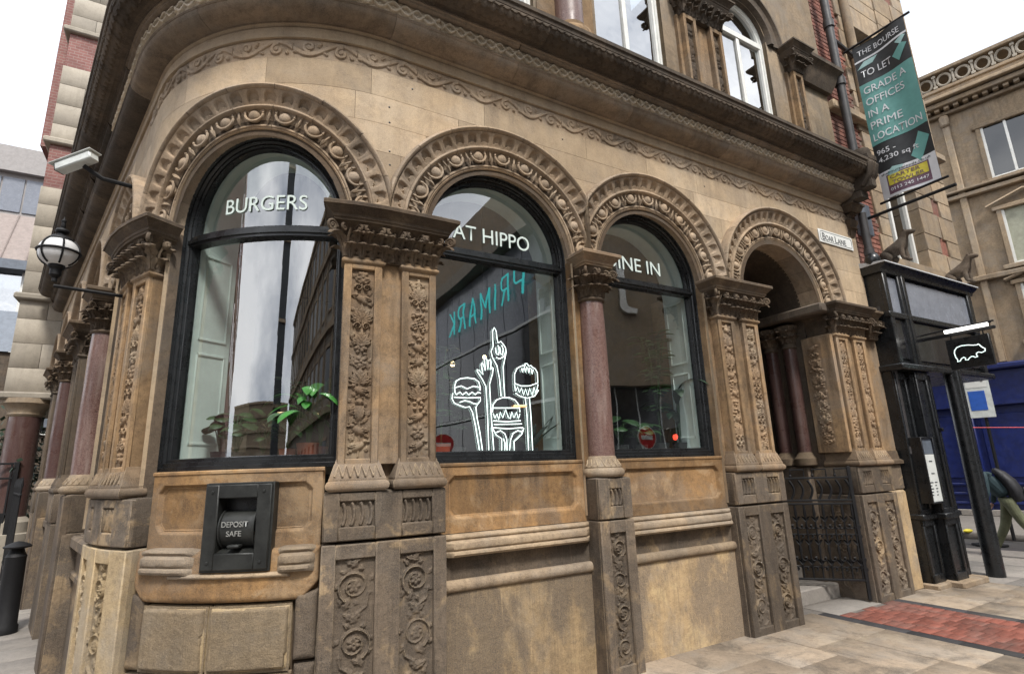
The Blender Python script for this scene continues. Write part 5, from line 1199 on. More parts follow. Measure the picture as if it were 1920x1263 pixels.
# ------------------------------------------------------------------ crouching stone beasts
def skin_obj(name, me, Rr, mt, parent, lv=2):
    b = link(name, me, mt, parent); b.modifiers.new('s', 'SKIN'); u_ = b.modifiers.new('u', 'SUBSURF'); u_.levels = lv; u_.render_levels = lv
    for i, r in enumerate(Rr): b.data.skin_vertices[0].data[i].radius = (r, r) if np.isscalar(r) else r
    b.data.skin_vertices[0].data[0].use_root = True
    return b
def beast():
    o = thing('stone_beast', 'carved stone beast crouching on the ledge above the black shopfront, nearer one', 'statue', (0, 0, 0), 'stone beasts on the shopfront ledge')
    me = bpy.data.meshes.new('body'); V = [(0, -.02, .20), (0, .10, .24), (0, .20, .30), (0, .25, .38), (0, .28, .44), (0, .31, .47), (0, .39, .455), (0, .44, .45), (-.09, -.05, .15), (-.11, .05, .10), (-.10, -.02, .02), (.09, -.05, .15), (.11, .05, .10), (.10, -.02, .02), (-.07, .20, .20), (-.08, .23, .02), (-.08, .29, .01), (.07, .20, .20), (.08, .23, .02), (.08, .29, .01), (0, -.16, .14), (0, -.26, .22), (0, -.24, .34), (-.035, .29, .53), (.035, .29, .53)]
    E = [(0, 1), (1, 2), (2, 3), (3, 4), (4, 5), (5, 6), (6, 7), (0, 8), (8, 9), (9, 10), (0, 11), (11, 12), (12, 13), (2, 14), (14, 15), (15, 16), (2, 17), (17, 18), (18, 19), (0, 20), (20, 21), (21, 22), (4, 23), (4, 24)]
    Rr = [.115, .11, .10, .065, .06, .06, .045, .03, .08, .06, .035, .08, .06, .035, .05, .035, .028, .05, .035, .028, .03, .022, .018, .016, .016]
    me.from_pydata(V, E, []); b = skin_obj('body', me, Rr, 'sooty', o)
    return o
def face(o, p, dirv, s=1):
    o.location = p; o.rotation_euler = (0, 0, math.atan2(dirv[1], dirv[0])-PI/2); o.scale = (s, s, s)
b1 = beast(); face(b1, tuple(F([8.62, 4.30, .12])), N_, .85)
b2 = copy_tree(b1); b2['label'] = 'carved stone beast crouching at the far end of the shopfront ledge'; face(b2, tuple(F([10.55, 4.24, .12])), N_, .88)
def leafblade0(mb, p, f):
    x, z, d = p; mb.grid(np.array([[(x+f*q*.045, z+.05*q+w*.018*(1-q)*(q+.3)*3, d+.012*w*w) for w in (-1, 0, 1)] for q in (0, .33, .66, 1)]))
# ------------------------------------------------------------------ iron gate in the doorway
A_ = F([6.83, 0, .02]); B_ = F([6.02, 0, -.88]); gaz = math.atan2(A_[0]-B_[0], A_[1]-B_[1]); gl = math.hypot(A_[0]-B_[0], A_[1]-B_[1])
GM = plane(B_[0], B_[1], gaz)
t = thing('iron_gate', 'open black wrought iron gate with scrollwork in the stone doorway', 'gate', (float(A_[0]), float(A_[1]), 0))
obj('gate_post', MB(GM).box(gl-.035, gl, .02, 1.50, -.018, .018, .004), 'iron', t); obj('gate_post', MB(GM).box(0, .03, .2, 1.50, -.018, .018, .004), 'iron', t)
for z in (.22, 1.06, 1.10, 1.36): obj('gate_rail', MB(GM).box(.0, gl, z, z+.022, -.015, .015, .003), 'iron', t)
n = 12
for k in range(n):
    x = gl*(k+.5)/n
    obj('gate_bar', MB(GM).tube([(x, .24, 0), (x, .5, 0), (x, .55, 0), (x, .6, 0), (x, .8, 0), (x, .92, 0), (x, .95, 0), (x, 1.06, 0)], [.010, .010, .020, .010, .010, .010, .018, .010], 6), 'iron', t)
    for f in (-1, 1):
        a = np.linspace(0, 4.6, 14); rr = .036*(1-a/6.5)
        for zc, sg in ((.34, 1), (.46, -1), (.70, 1), (.82, -1)): obj('scroll', MB(GM).tube(np.stack([x+f*(.036-rr*np.cos(a)*1.0), zc+sg*rr*np.sin(a), .01*f+0*a], 1), .0085, 5), 'iron', t)
    mb = MB(GM); [leafblade0(mb, (x, z, 0), f) for z in (.40, .62, .88) for f in (-1, 1)]; obj('iron_leaf', mb, 'iron', t)
    a = np.linspace(-1, 1, 10); obj('crescent', MB(GM).tube(np.stack([x+.05*np.cos(a*1.4)-.03, 1.235+.11*a, 0*a], 1), .015, 6), 'iron', t)
for k in range(5):
    x = gl*(k+.3)/5; w = gl/5*.62
    obj('crest', MB(GM).tube([(x, 1.38, 0), (x, 1.47, 0), (x+w, 1.47, 0), (x+w, 1.38, 0)], .010, 5), 'iron', t)
    obj('crest_knob', MB(GM).ell((x, 1.40, 0), (.018, .018, .018), 6, 5), 'iron', t)
# ------------------------------------------------------------------ building with the blue shop across the side street
t = thing('street_building', 'brown stone classical building over a dark blue shop front across the side street', 'building', tuple(PB(np.array([0, 0, 0.]))))
BX = lambda *a, **k: MB(PB).box(*a, **k)
fw = obj('facade_wall', BX(-12, 10, 3.85, 11.6, -8, -.03), 'far_stone', t)
obj('shop_wall', BX(-12, 10, 0, 2.8, -6, -.12), 'blue_paint', t)
obj('shop_fascia', BX(-12, 10, 2.8, 3.72, -.5, .05, .02), 'blue_paint', t); obj('fascia_cornice', BX(-12, 10, 3.72, 3.88, -.5, .22, .04), 'blue_paint', t)
obj('shop_step', BX(-12, 10, 0, .14, -.5, .12), 'slab_grey', t)
for k in range(12):
    a = -11.6+1.75*k; obj('shop_pilaster', BX(a, a+.3, .14, 2.8, -.2, .06, .02), 'blue_paint', t)
    for z in (.28, .52, .76): obj('shutter_rail', BX(a+.3, a+1.75, z, z+.06, -.14, -.05, .01), 'blue_paint', t)
    obj('shop_panel', BX(a+.42, a+1.63, .95, 2.6, -.14, -.08, .02), 'blue_paint', t)
WIN = []
for k in range(-3, 4):
    c = -.45+3.0*k
    for z0, z1 in ((8.93, 10.5), (6.45, 8.0), (4.4, 5.9)):
        w = obj('window', BX(c-.62, c-.52, z0, z1, -.06, .05).box(c+.52, c+.62, z0, z1, -.06, .05).box(c-.7, c+.7, z1, z1+.12, -.06, .08, .02).box(c-.75, c+.75, z0-.12, z0, -.06, .12, .02), 'far_stone', fw if False else t)
        obj('pane', MB(PB).grid(np.array([[(a, z, -.02) for z in (z0, z1)] for a in (c-.52, c+.52)])), 'far_glass' if z0 > 8 else 'curtain', w)
        fr = MB(PB); [fr.box(a-.03, a+.03, z0, z1, -.03, .02, .004) for a in (c-.49, c, c+.49)]; fr.box(c-.5, c+.5, z0, z0+.06, -.03, .02); obj('window_frame', fr, 'sash_paint', w)
        if z0 < 8.5: obj('pediment', MB(PB).tube([(c-.8, z1+.15, .08), (c, z1+.42, .08), (c+.8, z1+.15, .08)], .05, 5), 'far_stone', w)
    for a in (c-1.3, c+1.15):
        obj('facade_pilaster', BX(a, a+.16, 3.9, 11.4, -.06, .07, .02), 'far_stone', t); obj('pilaster_bracket', BX(a-.03, a+.19, 10.9, 11.25, -.02, .16, .05), 'far_stone', t)
for z, h, d in ((6.15, .14, .14), (8.62, .12, .12), (8.80, .07, .17), (11.25, .1, .12), (11.45, .14, .35), (11.62, .10, .48), (11.95, .10, .30), (12.52, .12, .34)): obj('string_course', BX(-12, 10, z, z+h, -1, d, .02), 'far_stone', t)
obj('parapet_wall', BX(-12, 10, 11.7, 11.96, -.3, .24), 'far_stone', t)
for k in range(34): obj('dentil', BX(-6+.22*k, -5.88+.22*k, 11.36, 11.45, 0, .26, .01), 'far_stone', t)
for k in range(18):
    a = -3.2+.44*k
    obj('pierced_ring', MB(PB).tube([(a+.155*math.cos(x), 12.28+.185*math.sin(x), .24) for x in np.linspace(0, 2*PI, 17)], .035, 5, cap=False), 'cream_block', t)
    for z in (12.09, 12.44): obj('pierced_bar', BX(a+.17, a+.27, z-.03, z+.05, .18, .30, .01), 'cream_block', t)
    obj('pierced_bar', BX(a+.195, a+.245, 12.05, 12.52, .20, .28, .01), 'cream_block', t)
for k in range(5):
    a = -.3+.33*k; obj('wall_notice', BX(a-1.5, a-1.42, 1.5, 1.7, .06, .09), 'silver', t) if k == 2 else None
cb = thing('warning_line', 'thin orange line strung across in front of the blue shop', 'rope', (9, 9, 1.7)); p0 = F([9.4, 0, .1]); 
obj('line', MB(W).tube([(7.35, 9.35, 2.02), (9.5, 9.0, 1.93), (13, 8.4, 1.84)], .007, 5), 'sign_red', cb)
# loading sign behind the post
t = thing('parking_sign', 'grey parking plate with white and blue panels behind the black post', 'sign', (9.6, 11.5, 0))
SP = plane(9.50, 11.62, rad(130))
obj('back_plate', MB(SP).box(.0, .42, 2.3, 3.4, -.01, .01, .003), 'cctv_white', t); obj('notice', MB(SP).box(.03, .38, 2.92, 3.34, .01, .015, .001), 'sign_white', t); obj('notice', MB(SP).box(.05, .32, 2.45, 2.85, .01, .015, .001), 'blue_light', t)
obj('notice_lettering', text(MB(SP), 'loading', .05, 3.03, .08, .28, .016, .002), 'sign_ink', t, smooth=False); obj('sign_pole', MB(SP).tube([(.25, -.1, -.04), (.25, 1.5, -.04), (.25, 3.4, -.04)], .03, 8), 'iron', t)
# ------------------------------------------------------------------ traffic cone, bag, person
t = thing('traffic_cone', 'red traffic cone standing on the road behind the shopfront', 'traffic cone', (8.95, 11.15, -.13)); m = xyz(8.95, 11.15, -.13)
obj('cone', MB(m).grid(np.array([[(r*math.cos(a), r*math.sin(a), z) for r, z in ((.15, .03), (.10, .30), (.085, .34), (.03, .72), (.0, .73))] for a in np.arange(16)*PI/8]), cu=True), 'cone_red', t)
obj('cone_base', MB(lambda P: m(np.asarray(P)[..., [0, 2, 1]])).box(-.2, .2, 0, .04, -.2, .2, .01), 'iron', t)
t = thing('yellow_bag', 'small yellow bag lying at the kerb beside the blue shop', 'bag', (9.4, 12.2, 0)); m = xyz(9.40, 12.2, .02)
obj('bag_body', MB(m).ell((0, 0, 0), (.10, .05, .04), 12, 8), 'yellow_bag', t)
PX, PY, PZ = 8.36, 9.84, -.13
t = thing('person', 'person in olive trousers with a black backpack striding past behind the black post', 'person', (PX, PY, PZ))
rz = math.atan2(.643, -.766)
m = xyz(PX, PY, PZ, rz)      # local x = walking direction, z up
def T3(V): return [tuple(v) for v in m(np.array(V, float))-np.array([PX, PY, PZ])]
legs = [(0, 0, .93), (0, -.09, .90), (.10, -.10, .50), (.30, -.10, .10), (.42, -.10, .05), (0, .09, .90), (-.16, .10, .52), (-.46, .10, .16), (-.40, .10, .05), (0, 0, 1.0)]
me = bpy.data.meshes.new('trousers'); me.from_pydata(T3(legs[:4]+legs[5:8]+[legs[9]]), [(0, 1), (1, 2), (2, 3), (0, 4), (4, 5), (5, 6), (0, 7)], []); skin_obj('trousers', me, [.13, .10, .075, .055, .10, .075, .055, .13], 'khaki', t)
body = [(0, 0, .98), (.08, 0, 1.13), (.20, 0, 1.28), (.28, 0, 1.36), (.24, -.17, 1.32), (.14, -.23, 1.07), (.20, -.22, .86), (.24, .17, 1.32), (.24, .23, 1.07), (.30, .21, .88)]
me = bpy.data.meshes.new('jacket'); me.from_pydata(T3(body), [(0, 1), (1, 2), (2, 3), (3, 4), (4, 5), (5, 6), (3, 7), (7, 8), (8, 9)], []); skin_obj('jacket', me, [.14, .145, .15, .08, .065, .05, .042, .065, .05, .042], 'jacket', t)
hd = [(.30, 0, 1.36), (.35, 0, 1.43), (.40, 0, 1.50), (.41, 0, 1.58), (.49, 0, 1.50)]
me = bpy.data.meshes.new('head'); me.from_pydata(T3(hd), [(0, 1), (1, 2), (2, 3), (2, 4)], []); skin_obj('head', me, [.05, .055, .095, .085, .03], 'skin', t)
obj('hair', MB(xyz(PX, PY, PZ, rz)).grid(np.array([[(.38+.11*math.cos(p)*math.cos(a), .095*math.cos(p)*math.sin(a), 1.56+.10*math.sin(p)) for p in np.linspace(-.5, PI/2, 7)] for a in np.linspace(.9, 2*PI-.9, 14)])), 'hair', t)
for f in (-1, 1): obj('ear', MB(m).grid(np.array([[(.39+.02*math.cos(a), f*(.09+.01*math.sin(p)), 1.50+.03*math.sin(a)) for p in (0, 1.5)] for a in np.arange(8)*PI/4]), cu=True), 'skin', t)
for (hx, hy, hz) in ((.20, -.22, .86), (.30, .21, .88)):
    hv = [(hx, hy, hz), (hx+.05, hy, hz-.07), (hx+.07, hy-.02, hz-.13), (hx+.085, hy, hz-.14), (hx+.09, hy+.02, hz-.13), (hx+.07, hy+.035, hz-.11), (hx+.05, hy-.045, hz-.09)]
    me = bpy.data.meshes.new('hand'); me.from_pydata(T3(hv), [(0, 1), (1, 2), (1, 3), (1, 4), (1, 5), (1, 6)], []); skin_obj('hand', me, [.028, .032, .01, .01, .01, .009, .011], 'skin', t)
bp = MB(m); P = []
for zz, rx, ry, cx in ((.90, .05, .12, -.12), (.95, .10, .16, -.14), (1.10, .12, .18, -.12), (1.27, .12, .17, -.05), (1.40, .09, .13, .03), (1.46, .03, .06, .08)):
    P.append([(cx+rx*math.cos(a), ry*math.sin(a), zz) for a in np.arange(14)*PI/7])
obj('backpack', bp.grid(np.array(P), cv=True), 'pack_black', t)
obj('pack_pocket', MB(m).ell((-.25, 0, 1.06), (.04, .10, .09), 10, 7), 'pack_black', t)
for (x, y, z, b) in ((.34, -.10, .05, .1), (-.43, .10, .07, -.9)): 
    sh = MB(m); P = [[(x+dx, y+ry*math.cos(a), z+dz+rz_*math.sin(a)) for a in np.arange(10)*PI/5] for dx, ry, rz_, dz in ((-.09, .02, .02, .0), (-.07, .04, .045, .01), (.0, .045, .04, .0), (.12, .045, .03, -.01), (.17, .02, .015, -.02))]
    obj('shoe', sh.grid(np.array(P), cv=True), 'shoe', t)
# ------------------------------------------------------------------ left: tower block with brick bands, modern block, railings, bollard
PT = plane(-7.36, 12.61, AZ)
t = thing('banded_tower', 'pale stone building with red brick bands at the end of the side street', 'building', tuple(PT(np.array([-3, 0, 0.]))))
TX = lambda *a, **k: MB(PT).box(*a, **k)
core = obj('tower_wall', TX(-3.3, 3, 3.36, 22, -6, -.03), 'joint', t)
z = 3.42; k = 0
while z < 20:
    brick = 8.0 < z+.2 < 9.02 or 11.1 < z+.2 < 12.0 or 14.2 < z+.2 < 15.2
    if brick:
        h = {8: 9.05, 11: 12.0, 14: 15.2}[int(z+.2) if int(z+.2) in (8, 11, 14) else 8]-z
        obj('brick_band', TX(-3.33, 3, z, z+h, -6, -.008, .004), 'brick_band', core); z += h; continue
    nxt = min([q for q in (8.0, 11.1, 14.2) if q > z+.01]+[20.5]); h = min(.52, nxt-z)
    if h < .2: h = nxt-z
    a = -3.36; n = 0
    while a < 1.0:
        w = (.48 if (k+n) % 2 else .74); obj('stone_block', TX(a+.004, a+w-.004, z+.004, z+h-.004, -.3 if n else -3, 0, .002), 'cream_block', core, smooth=False); a += w; n += 1
    z += h; k += 1
for z in (3.30, 5.38, 9.05, 12.0, 15.2): obj('ledge', TX(-3.46, 3, z, z+.14, -6, .10, .03), 'cream_block', t)
obj('brick_return', TX(-3.62, -3.3, 9.2, 22, -6, -.5), 'brick_band', t)
obj('capital', MB(PT).lathe([(.26, 2.95), (.30, 3.0), (.30, 3.05), (.38, 3.2), (.42, 3.22), (.42, 3.32)], -3.0, -.25, 20), 'far_stone', t)
obj('column', MB(PT).lathe([(.27, .9), (.27, 2.95)], -3.0, -.25, 20), 'dark_granite', t); obj('column_base', MB(PT).lathe([(.27, 1.0), (.36, .9), (.36, .7), (.42, .68), (.42, 0)], -3.0, -.25, 20), 'cream_block', t)
obj('recessed_wall', TX(-2.55, 3, 0, 3.3, -6, -.35), 'cream_block', t)
obj('floodlight', TX(-2.62, -2.42, 2.72, 2.90, -.2, .15, .01), 'slate_grey', t)
PM = plane(-19.2, 22.2, AZ)
t = thing('modern_block', 'grey and pinkish modern block with window strips far down the side street', 'building', tuple(PM(np.array([0, 0, 0.]))))
MX = lambda *a, **k: MB(PM).box(*a, **k)
obj('block_wall', MX(-14, 5, 0, 9.5, -8, -.1), 'far_grey', t); obj('parapet', MX(-14, 5, 15.1, 16.3, -5, -.9), 'far_grey', t); obj('clerestory_wall', MX(-14, 5, 12.2, 15.2, -5, -1.2), 'far_grey', t)
P = np.array([[(a, 13.1, -1.0), (a, 10.6, .4)] for a in (-14, 5)]); obj('sloping_roof', MB(PM).grid(P), 'roof_pink', t, smooth=False)
for k in range(24): obj('clerestory_pane', MX(-14+.8*k, -13.27+.8*k, 13.3, 14.9, -1.25, -1.15), 'panel_grey', t); obj('roof_seam', MB(PM).tube([(-14+.8*k, 13.12, -.98), (-14+.8*k, 10.62, .42)], .03, 4), 'roof_pink', t)
obj('gutter', MX(-14, 5, 10.2, 10.6, -1, .5), 'slate_grey', t)
for k in range(12): obj('window', MX(-14+1.6*k, -12.5+1.6*k, 6.2, 10.15, -.1, .0), 'sash_glass', t); obj('mullion', MX(-12.5+1.6*k, -12.4+1.6*k, 6.2, 10.2, -.1, .08), 'sash_paint', t)
t = thing('old_terrace', 'dark stone terrace with slate roof below the modern block at the far left', 'building', tuple(PM(np.array([0, 0, 4.]))))
obj('terrace_wall', MX(-14, 5, 0, 6.2, .6, 3.5), 'sooty', t)
obj('slate_roof', MB(PM).grid(np.array([[(a, 6.2, 3.6), (a, 8.0, 2.2)] for a in (-14, 5)])), 'slate_grey', t, smooth=False)
for k in range(10): obj('terrace_window', MX(-14+1.8*k, -13.2+1.8*k, 3.4, 5.2, 3.48, 3.55), 'far_glass', t); obj('window_frame', MX(-14.08+1.8*k, -13.12+1.8*k, 3.3, 3.4, 3.48, 3.6), 'sash_paint', t)
t = thing('hedge', 'dark green hedge behind the railings at the far left', 'hedge', tuple(PM(np.array([2, 0, 6.]))))
hb = MB(W); rs = np.random.RandomState(3); c = np.array(PT(np.array([-3.6, 1.9, -2.0])))
Pn = c+rs.normal(0, 1, (2600, 3))*np.array([1.0, .6, .55]); Pn[:, 2] = np.clip(Pn[:, 2], .1, 3.2); a = rs.normal(0, 1, (2600, 3)); b_ = rs.normal(0, 1, (2600, 3)); a /= np.linalg.norm(a, axis=1)[:, None]; b_ /= np.linalg.norm(b_, axis=1)[:, None]
V = np.stack([Pn, Pn+a*.09, Pn+a*.09+b_*.06, Pn+b_*.06], 1).reshape(-1, 3); hb.raw(V, np.arange(len(V)).reshape(-1, 4)); obj('foliage', hb, 'leaf_dark', t, smooth=False)
# gate and railings
g0 = np.array([-9.6, 11.2]); GG = plane(g0[0]-2.2, g0[1]-1.28, AZ)
t = thing('side_gate', 'black iron side gate with vertical bars and solid lower panel at far left', 'gate', (g0[0], g0[1], 0))
for k in range(10): obj('bar', MB(GG).box(.1+.23*k, .13+.23*k, .1, 2.0, -.012, .012, .003), 'iron', t)
for z in (2.0, 1.72, 1.05): obj('rail', MB(GG).box(.0, 2.3, z, z+.04, -.02, .02, .005), 'iron', t)
obj('post', MB(GG).box(2.22, 2.30, 0, 2.05, -.04, .04, .006), 'iron', t); obj('lower_panel', MB(GG).box(0, 2.2, .42, 1.06, -.02, .02, .006), 'iron', t)
t = thing('spiked_railing', 'low black spiked railing standing close to the dark side wall', 'railing', tuple(DL*12.2+NL*-.40)+(0,))
RL = plane(*(DL*14+NL*-.35), rad(137))
for k in range(9): obj('railing_bar', MB(RL).tube([(.0+.35*k, .0, 0), (.35*k, 1.55, 0), (.35*k, 1.6, 0), (.35*k, 1.72, 0)], [.012, .012, .022, .002], 6), 'iron', t)
for z in (.25, 1.45): obj('railing_rail', MB(RL).box(-.1, 2.9, z, z+.03, -.015, .015, .004), 'iron', t)
bx, by = -5.78, 6.68
t = thing('bollard', 'black cast iron bollard with domed cap on the left pavement', 'bollard', (bx, by, 0)); m = xyz(bx, by, 0, 0, .92)
obj('bollard_post', lath(m, [(.13, 0), (.13, .08), (.115, .10), (.11, .5), (.105, .86), (.11, .88), (.08, .93), (.07, .97)], 20), 'iron', t)
obj('bollard_cap', lath(m, [(.07, .97), (.14, .985), (.145, 1.0), (.12, 1.02), (.05, 1.05), (0, 1.06)], 20), 'iron', t)
# ------------------------------------------------------------------ opposite side of the streets (seen as reflections)
def windows_grid(t, PP, xs, zs, w, h, mt='far_glass'):
    for x in xs:
        for z in zs: 
            f = obj('window', MB(PP).box(x-.12, x+w+.12, z-.12, z, -.1, .12).box(x-.12, x+w+.12, z+h, z+h+.14, -.1, .14), 'far_stone', t)
            obj('pane', MB(PP).box(x, x+w, z, z+h, -.1, .01), 'black_gloss', f)
PO = plane(15.4, -3.1, rad(147))
t = thing('department_store', 'dark glass department store with teal illuminated lettering opposite the corner', 'building', tuple(PO(np.array([4, 0, 0.]))))
OX = lambda *a, **k: MB(PO).box(*a, **k)
obj('store_wall', OX(-3, 26, 0, 15, -10, -.2), 'far_stone', t); obj('store_cornice', OX(-3, 26, 11.3, 11.9, -1, .6), 'cream_block', t)
for k in range(16):
    obj('glass_bay', OX(-3+1.8*k, -1.26+1.8*k, 7.6, 11.2, -.2, 0), 'panel_grey', t); obj('glass_bay', OX(-3+1.8*k, -1.26+1.8*k, 4.2, 7.4, -.2, 0), 'black_gloss', t); obj('glass_bay', OX(-3+1.8*k, -1.26+1.8*k, .4, 4.0, -.2, 0), 'black_gloss', t)
for z in (4.05, 7.45): obj('floor_band', OX(-3, 26, z, z+.12, -.2, .08), 'cctv_white', t)
GL = {'P': [[(0, 0), (0, 1), (.5, 1), (.62, .88), (.62, .6), (.5, .48), (0, .48)]], 'R': [[(0, 0), (0, 1), (.5, 1), (.62, .88), (.62, .62), (.5, .5), (0, .5)], [(.3, .5), (.64, 0)]], 'I': [[(.1, 0), (.1, 1)]], 'M': [[(0, 0), (0, 1), (.42, .3), (.84, 1), (.84, 0)]], 'A': [[(0, 0), (.38, 1), (.76, 0)], [(.14, .36), (.62, .36)]], 'K': [[(0, 0), (0, 1)], [(.62, 1), (.02, .45), (.64, 0)]]}
x = .2
for ch in 'PRIMARK':
    mb = MB(PO); w = max(q[0] for st in GL[ch] for q in st)
    for st in GL[ch]: mb.tube([(x+q[0]*1.15, 8.75+q[1]*1.35, .15) for q in st], .045, 5)
    obj('store_letter', mb, 'teal_letter', t); x += w*1.15+.62
PJ = plane(16.9, 1.6, rad(199)); 
t = thing('brown_block', 'plain brown panel block with a pale metal letter opposite the corner', 'building', (17, 0, 0))
BJ = plane(14.7, 2.4, rad(213))
obj('block_wall', MB(BJ).box(-.7, 2.7, 4.2, 12, -1.2, 0), 'brown_panel', t); obj('block_letter', text(MB(BJ), 'J', .85, 6.65, 1.9, .62, .05, .2), 'silver', t, smooth=False)
obj('shop_glass', MB(BJ).box(-.7, 2.7, 0, 4.2, -1.2, -.5), 'black_gloss', t)
for k in range(5): obj('mullion', MB(BJ).box(-.7+.8*k, -.66+.8*k, 0, 4.2, -.5, -.44), 'cctv_white', t)
PS = plane(7.5, -10, rad(204))
t = thing('classical_terrace', 'long classical stone terrace behind the viewer across the street', 'building', (7.5, -10, 0))
obj('terrace_wall', MB(PS).box(0, 40, 0, 16, -10, 0), 'cream_block', t)
for z in (4.2, 8.2, 12.2, 15.6): obj('string_course', MB(PS).box(-.3, 40, z, z+.35, -1, .5), 'far_stone', t)
windows_grid(t, PS, np.arange(1, 39, 2.4), (1, 5.3, 9.3, 13), 1.1, 2.1)
for k in range(16): obj('facade_pilaster', MB(PS).box(.2+2.4*k, .5+2.4*k, 4.5, 15.6, 0, .25), 'far_stone', t)
for lb, nm, x, y, w_, h_ in (('tall narrow dark tower rising at the end of the street behind the viewer', 'dark_tower', -14.5, -42, 1.8, 46), ('low stone block closing the street behind the viewer', 'street_end_block', -34, -62, 22, 11)):
    PE = plane(x, y, rad(70)); PE = plane(x+w_*.0, y, rad(-70+180)) if False else plane(x, y, rad(290)); t = thing(nm, lb, 'building', (x, y, 0))
    obj('block_wall', MB(PE).box(-w_, w_, 0, h_, -6, 0), 'slate_wall' if w_ < 5 else 'far_stone', t)
    for k in range(6): obj('ledge', MB(PE).box(-w_-.2, w_+.2, h_*(k+1)/6-.3, h_*(k+1)/6, -6, .3), 'far_stone', t)
PC = plane(-30, -24, rad(43))
t = thing('corner_terrace', 'dark brick terrace on the far side behind the viewer', 'building', (-10, -12, 0))
obj('terrace_wall', MB(PC).box(0, 26, 0, 14, -8, 0), 'brick_band', t); windows_grid(t, PC, np.arange(1, 25, 2.6), (1, 5, 9), 1.2, 2.2)
PD = plane(-17, 14, rad(43-180+90+137))
# ------------------------------------------------------------------ road signs and signal (reflected)
def noentry(p, nrm):
    t = thing('road_sign', 'round red no entry sign on a grey pole across the street', 'road sign', (p[0], p[1], -.1), 'no entry signs across the street')
    az = math.atan2(-nrm[1], nrm[0]); PP = plane(p[0], p[1], az)
    n = 28; disc = lambda r, d: np.array([[(r*math.cos(a)*q, p[2]+r*math.sin(a)*q, d) for q in (0.001, 1)] for a in np.linspace(0, 2*PI, n)])
    obj('sign_disc', MB(PP).grid(disc(.30, .0)).grid(disc(.30, -.02)), 'sign_white', t); obj('red_disc', MB(PP).grid(disc(.27, .006)), 'sign_red', t); obj('white_bar', MB(PP).box(-.19, .19, p[2]-.05, p[2]+.05, .006, .014, .002), 'sign_white', t)
    obj('sign_pole', MB(PP).tube([(0, -.1, -.05), (0, 1, -.05), (0, p[2]+.2, -.05)], .035, 8), 'slate_grey', t)
noentry((7.93, -1.99, 2.29), -N_); noentry((10.33, 2.82, 2.27), -N_)
bpy.data.objects['road_sign.001']['label'] = 'second round red no entry sign beside the traffic light across the street'
t = thing('traffic_light', 'black traffic light showing red across the street', 'traffic light', (10.5, 3.5, -.1)); PP = plane(10.5, 3.5, math.atan2(N_[1], -N_[0]))
obj('signal_head', MB(PP).box(-.14, .14, 1.6, 2.5, -.2, 0, .02), 'black_paint', t); obj('red_lamp', MB(PP).ell((0, 2.27, .0), (.075, .075, .05), 12, 8), 'red_glow', t)
for z in (2.0, 1.75): obj('dark_lamp', MB(PP).ell((0, z, .0), (.10, .10, .05), 12, 8), 'black_gloss', t)
obj('signal_pole', MB(PP).tube([(0, -.1, -.1), (0, .8, -.1), (0, 1.7, -.1)], .05, 8), 'slate_grey', t)
# ------------------------------------------------------------------ plants and lamps in the windows
def leafblade(mb, p, az, el, L, wd, droop=1.2, n=8):
    """leaf starting at p (u,z,d), heading az in the u-d plane"""
    s = np.linspace(0, 1, n); th = el-droop*s; st = L/(n-1)
    h = np.concatenate([[0], np.cumsum(np.cos(th[1:])*st)]); v = np.concatenate([[0], np.cumsum(np.sin(th[1:])*st)])
    w = wd*np.sin(PI*np.clip(s*.92+.06, 0, 1))**.75; w[-1] = .001
    cx, cd = math.cos(az), math.sin(az); P = []
    for i in range(n):
        P.append([(p[0]+cx*h[i]-cd*q*w[i], p[1]+v[i]-abs(q)*w[i]*.25*(1 if abs(q) > .5 else .3), p[2]+cd*h[i]+cx*q*w[i]) for q in (-1, -.5, 0, .5, 1)])
    return mb.grid(np.array(P))
def plant(u, d, z, kind, pot, potcol, leafm, label, seed, scale=1.0, n=9, stemh=.3):
    n = int(n*1.8)
    rs = random.Random(seed); t = thing('potted_plant', label, 'plant', tuple(F([u, z, d])))
    ph, pr = pot
    mb = MB(); mb.lathe([(pr*.75, z), (pr, z+ph), (pr*.92, z+ph), (pr*.88, z+ph-.02), (0, z+ph-.02)], u, d, 16); obj('pot', mb, potcol, t); zt = z+ph
    for k in range(n):
        az = rs.uniform(0, 2*PI); mb = MB()
        if kind == 'round':
            h = stemh*rs.uniform(.5, 1.1); dx = rs.uniform(.03, .13)*scale; q = (u+dx*math.cos(az), zt+h, d+.5*dx*math.sin(az))
            mb.tube([(u, zt-.02, d), ((u+q[0])/2-.01, zt+h*.6, (d+q[2])/2), q], .005, 5); leafblade(mb, q, az, .5, .14*scale*rs.uniform(.7, 1.2), .060*scale, 1.5)
        elif kind == 'banana':
            q = (u+.03*math.cos(az), zt+stemh*rs.uniform(.3, 1), d+.03*math.sin(az)); mb.tube([(u, zt-.02, d), q], .012, 5); leafblade(mb, q, az, 1.2, .44*scale*rs.uniform(.6, 1.2), .055*scale, 2.1, 11)
        elif kind == 'spike': leafblade(mb, (u+.02*math.cos(az), zt, d+.02*math.sin(az)), az, rs.uniform(.9, 1.4), .38*scale*rs.uniform(.7, 1.2), .028*scale, .7)
        else:
            h = stemh*rs.uniform(.9, 1.1); b = .12*scale
            pts = [(u+b*f*f*math.cos(az), zt+h*f, d+b*.6*f*f*math.sin(az)) for f in np.linspace(0, 1, 7)]; mb.tube(pts, .006, 5)
            for f in range(2, 7):
                for sgn in (0, 1): leafblade(mb, pts[f], az+PI*sgn+rs.uniform(-.8, .8), .6, .13*scale, .028*scale, 1.1, 6)
        obj('leaf', mb, leafm, t, ang=60)
    return t
zs_ = 1.675
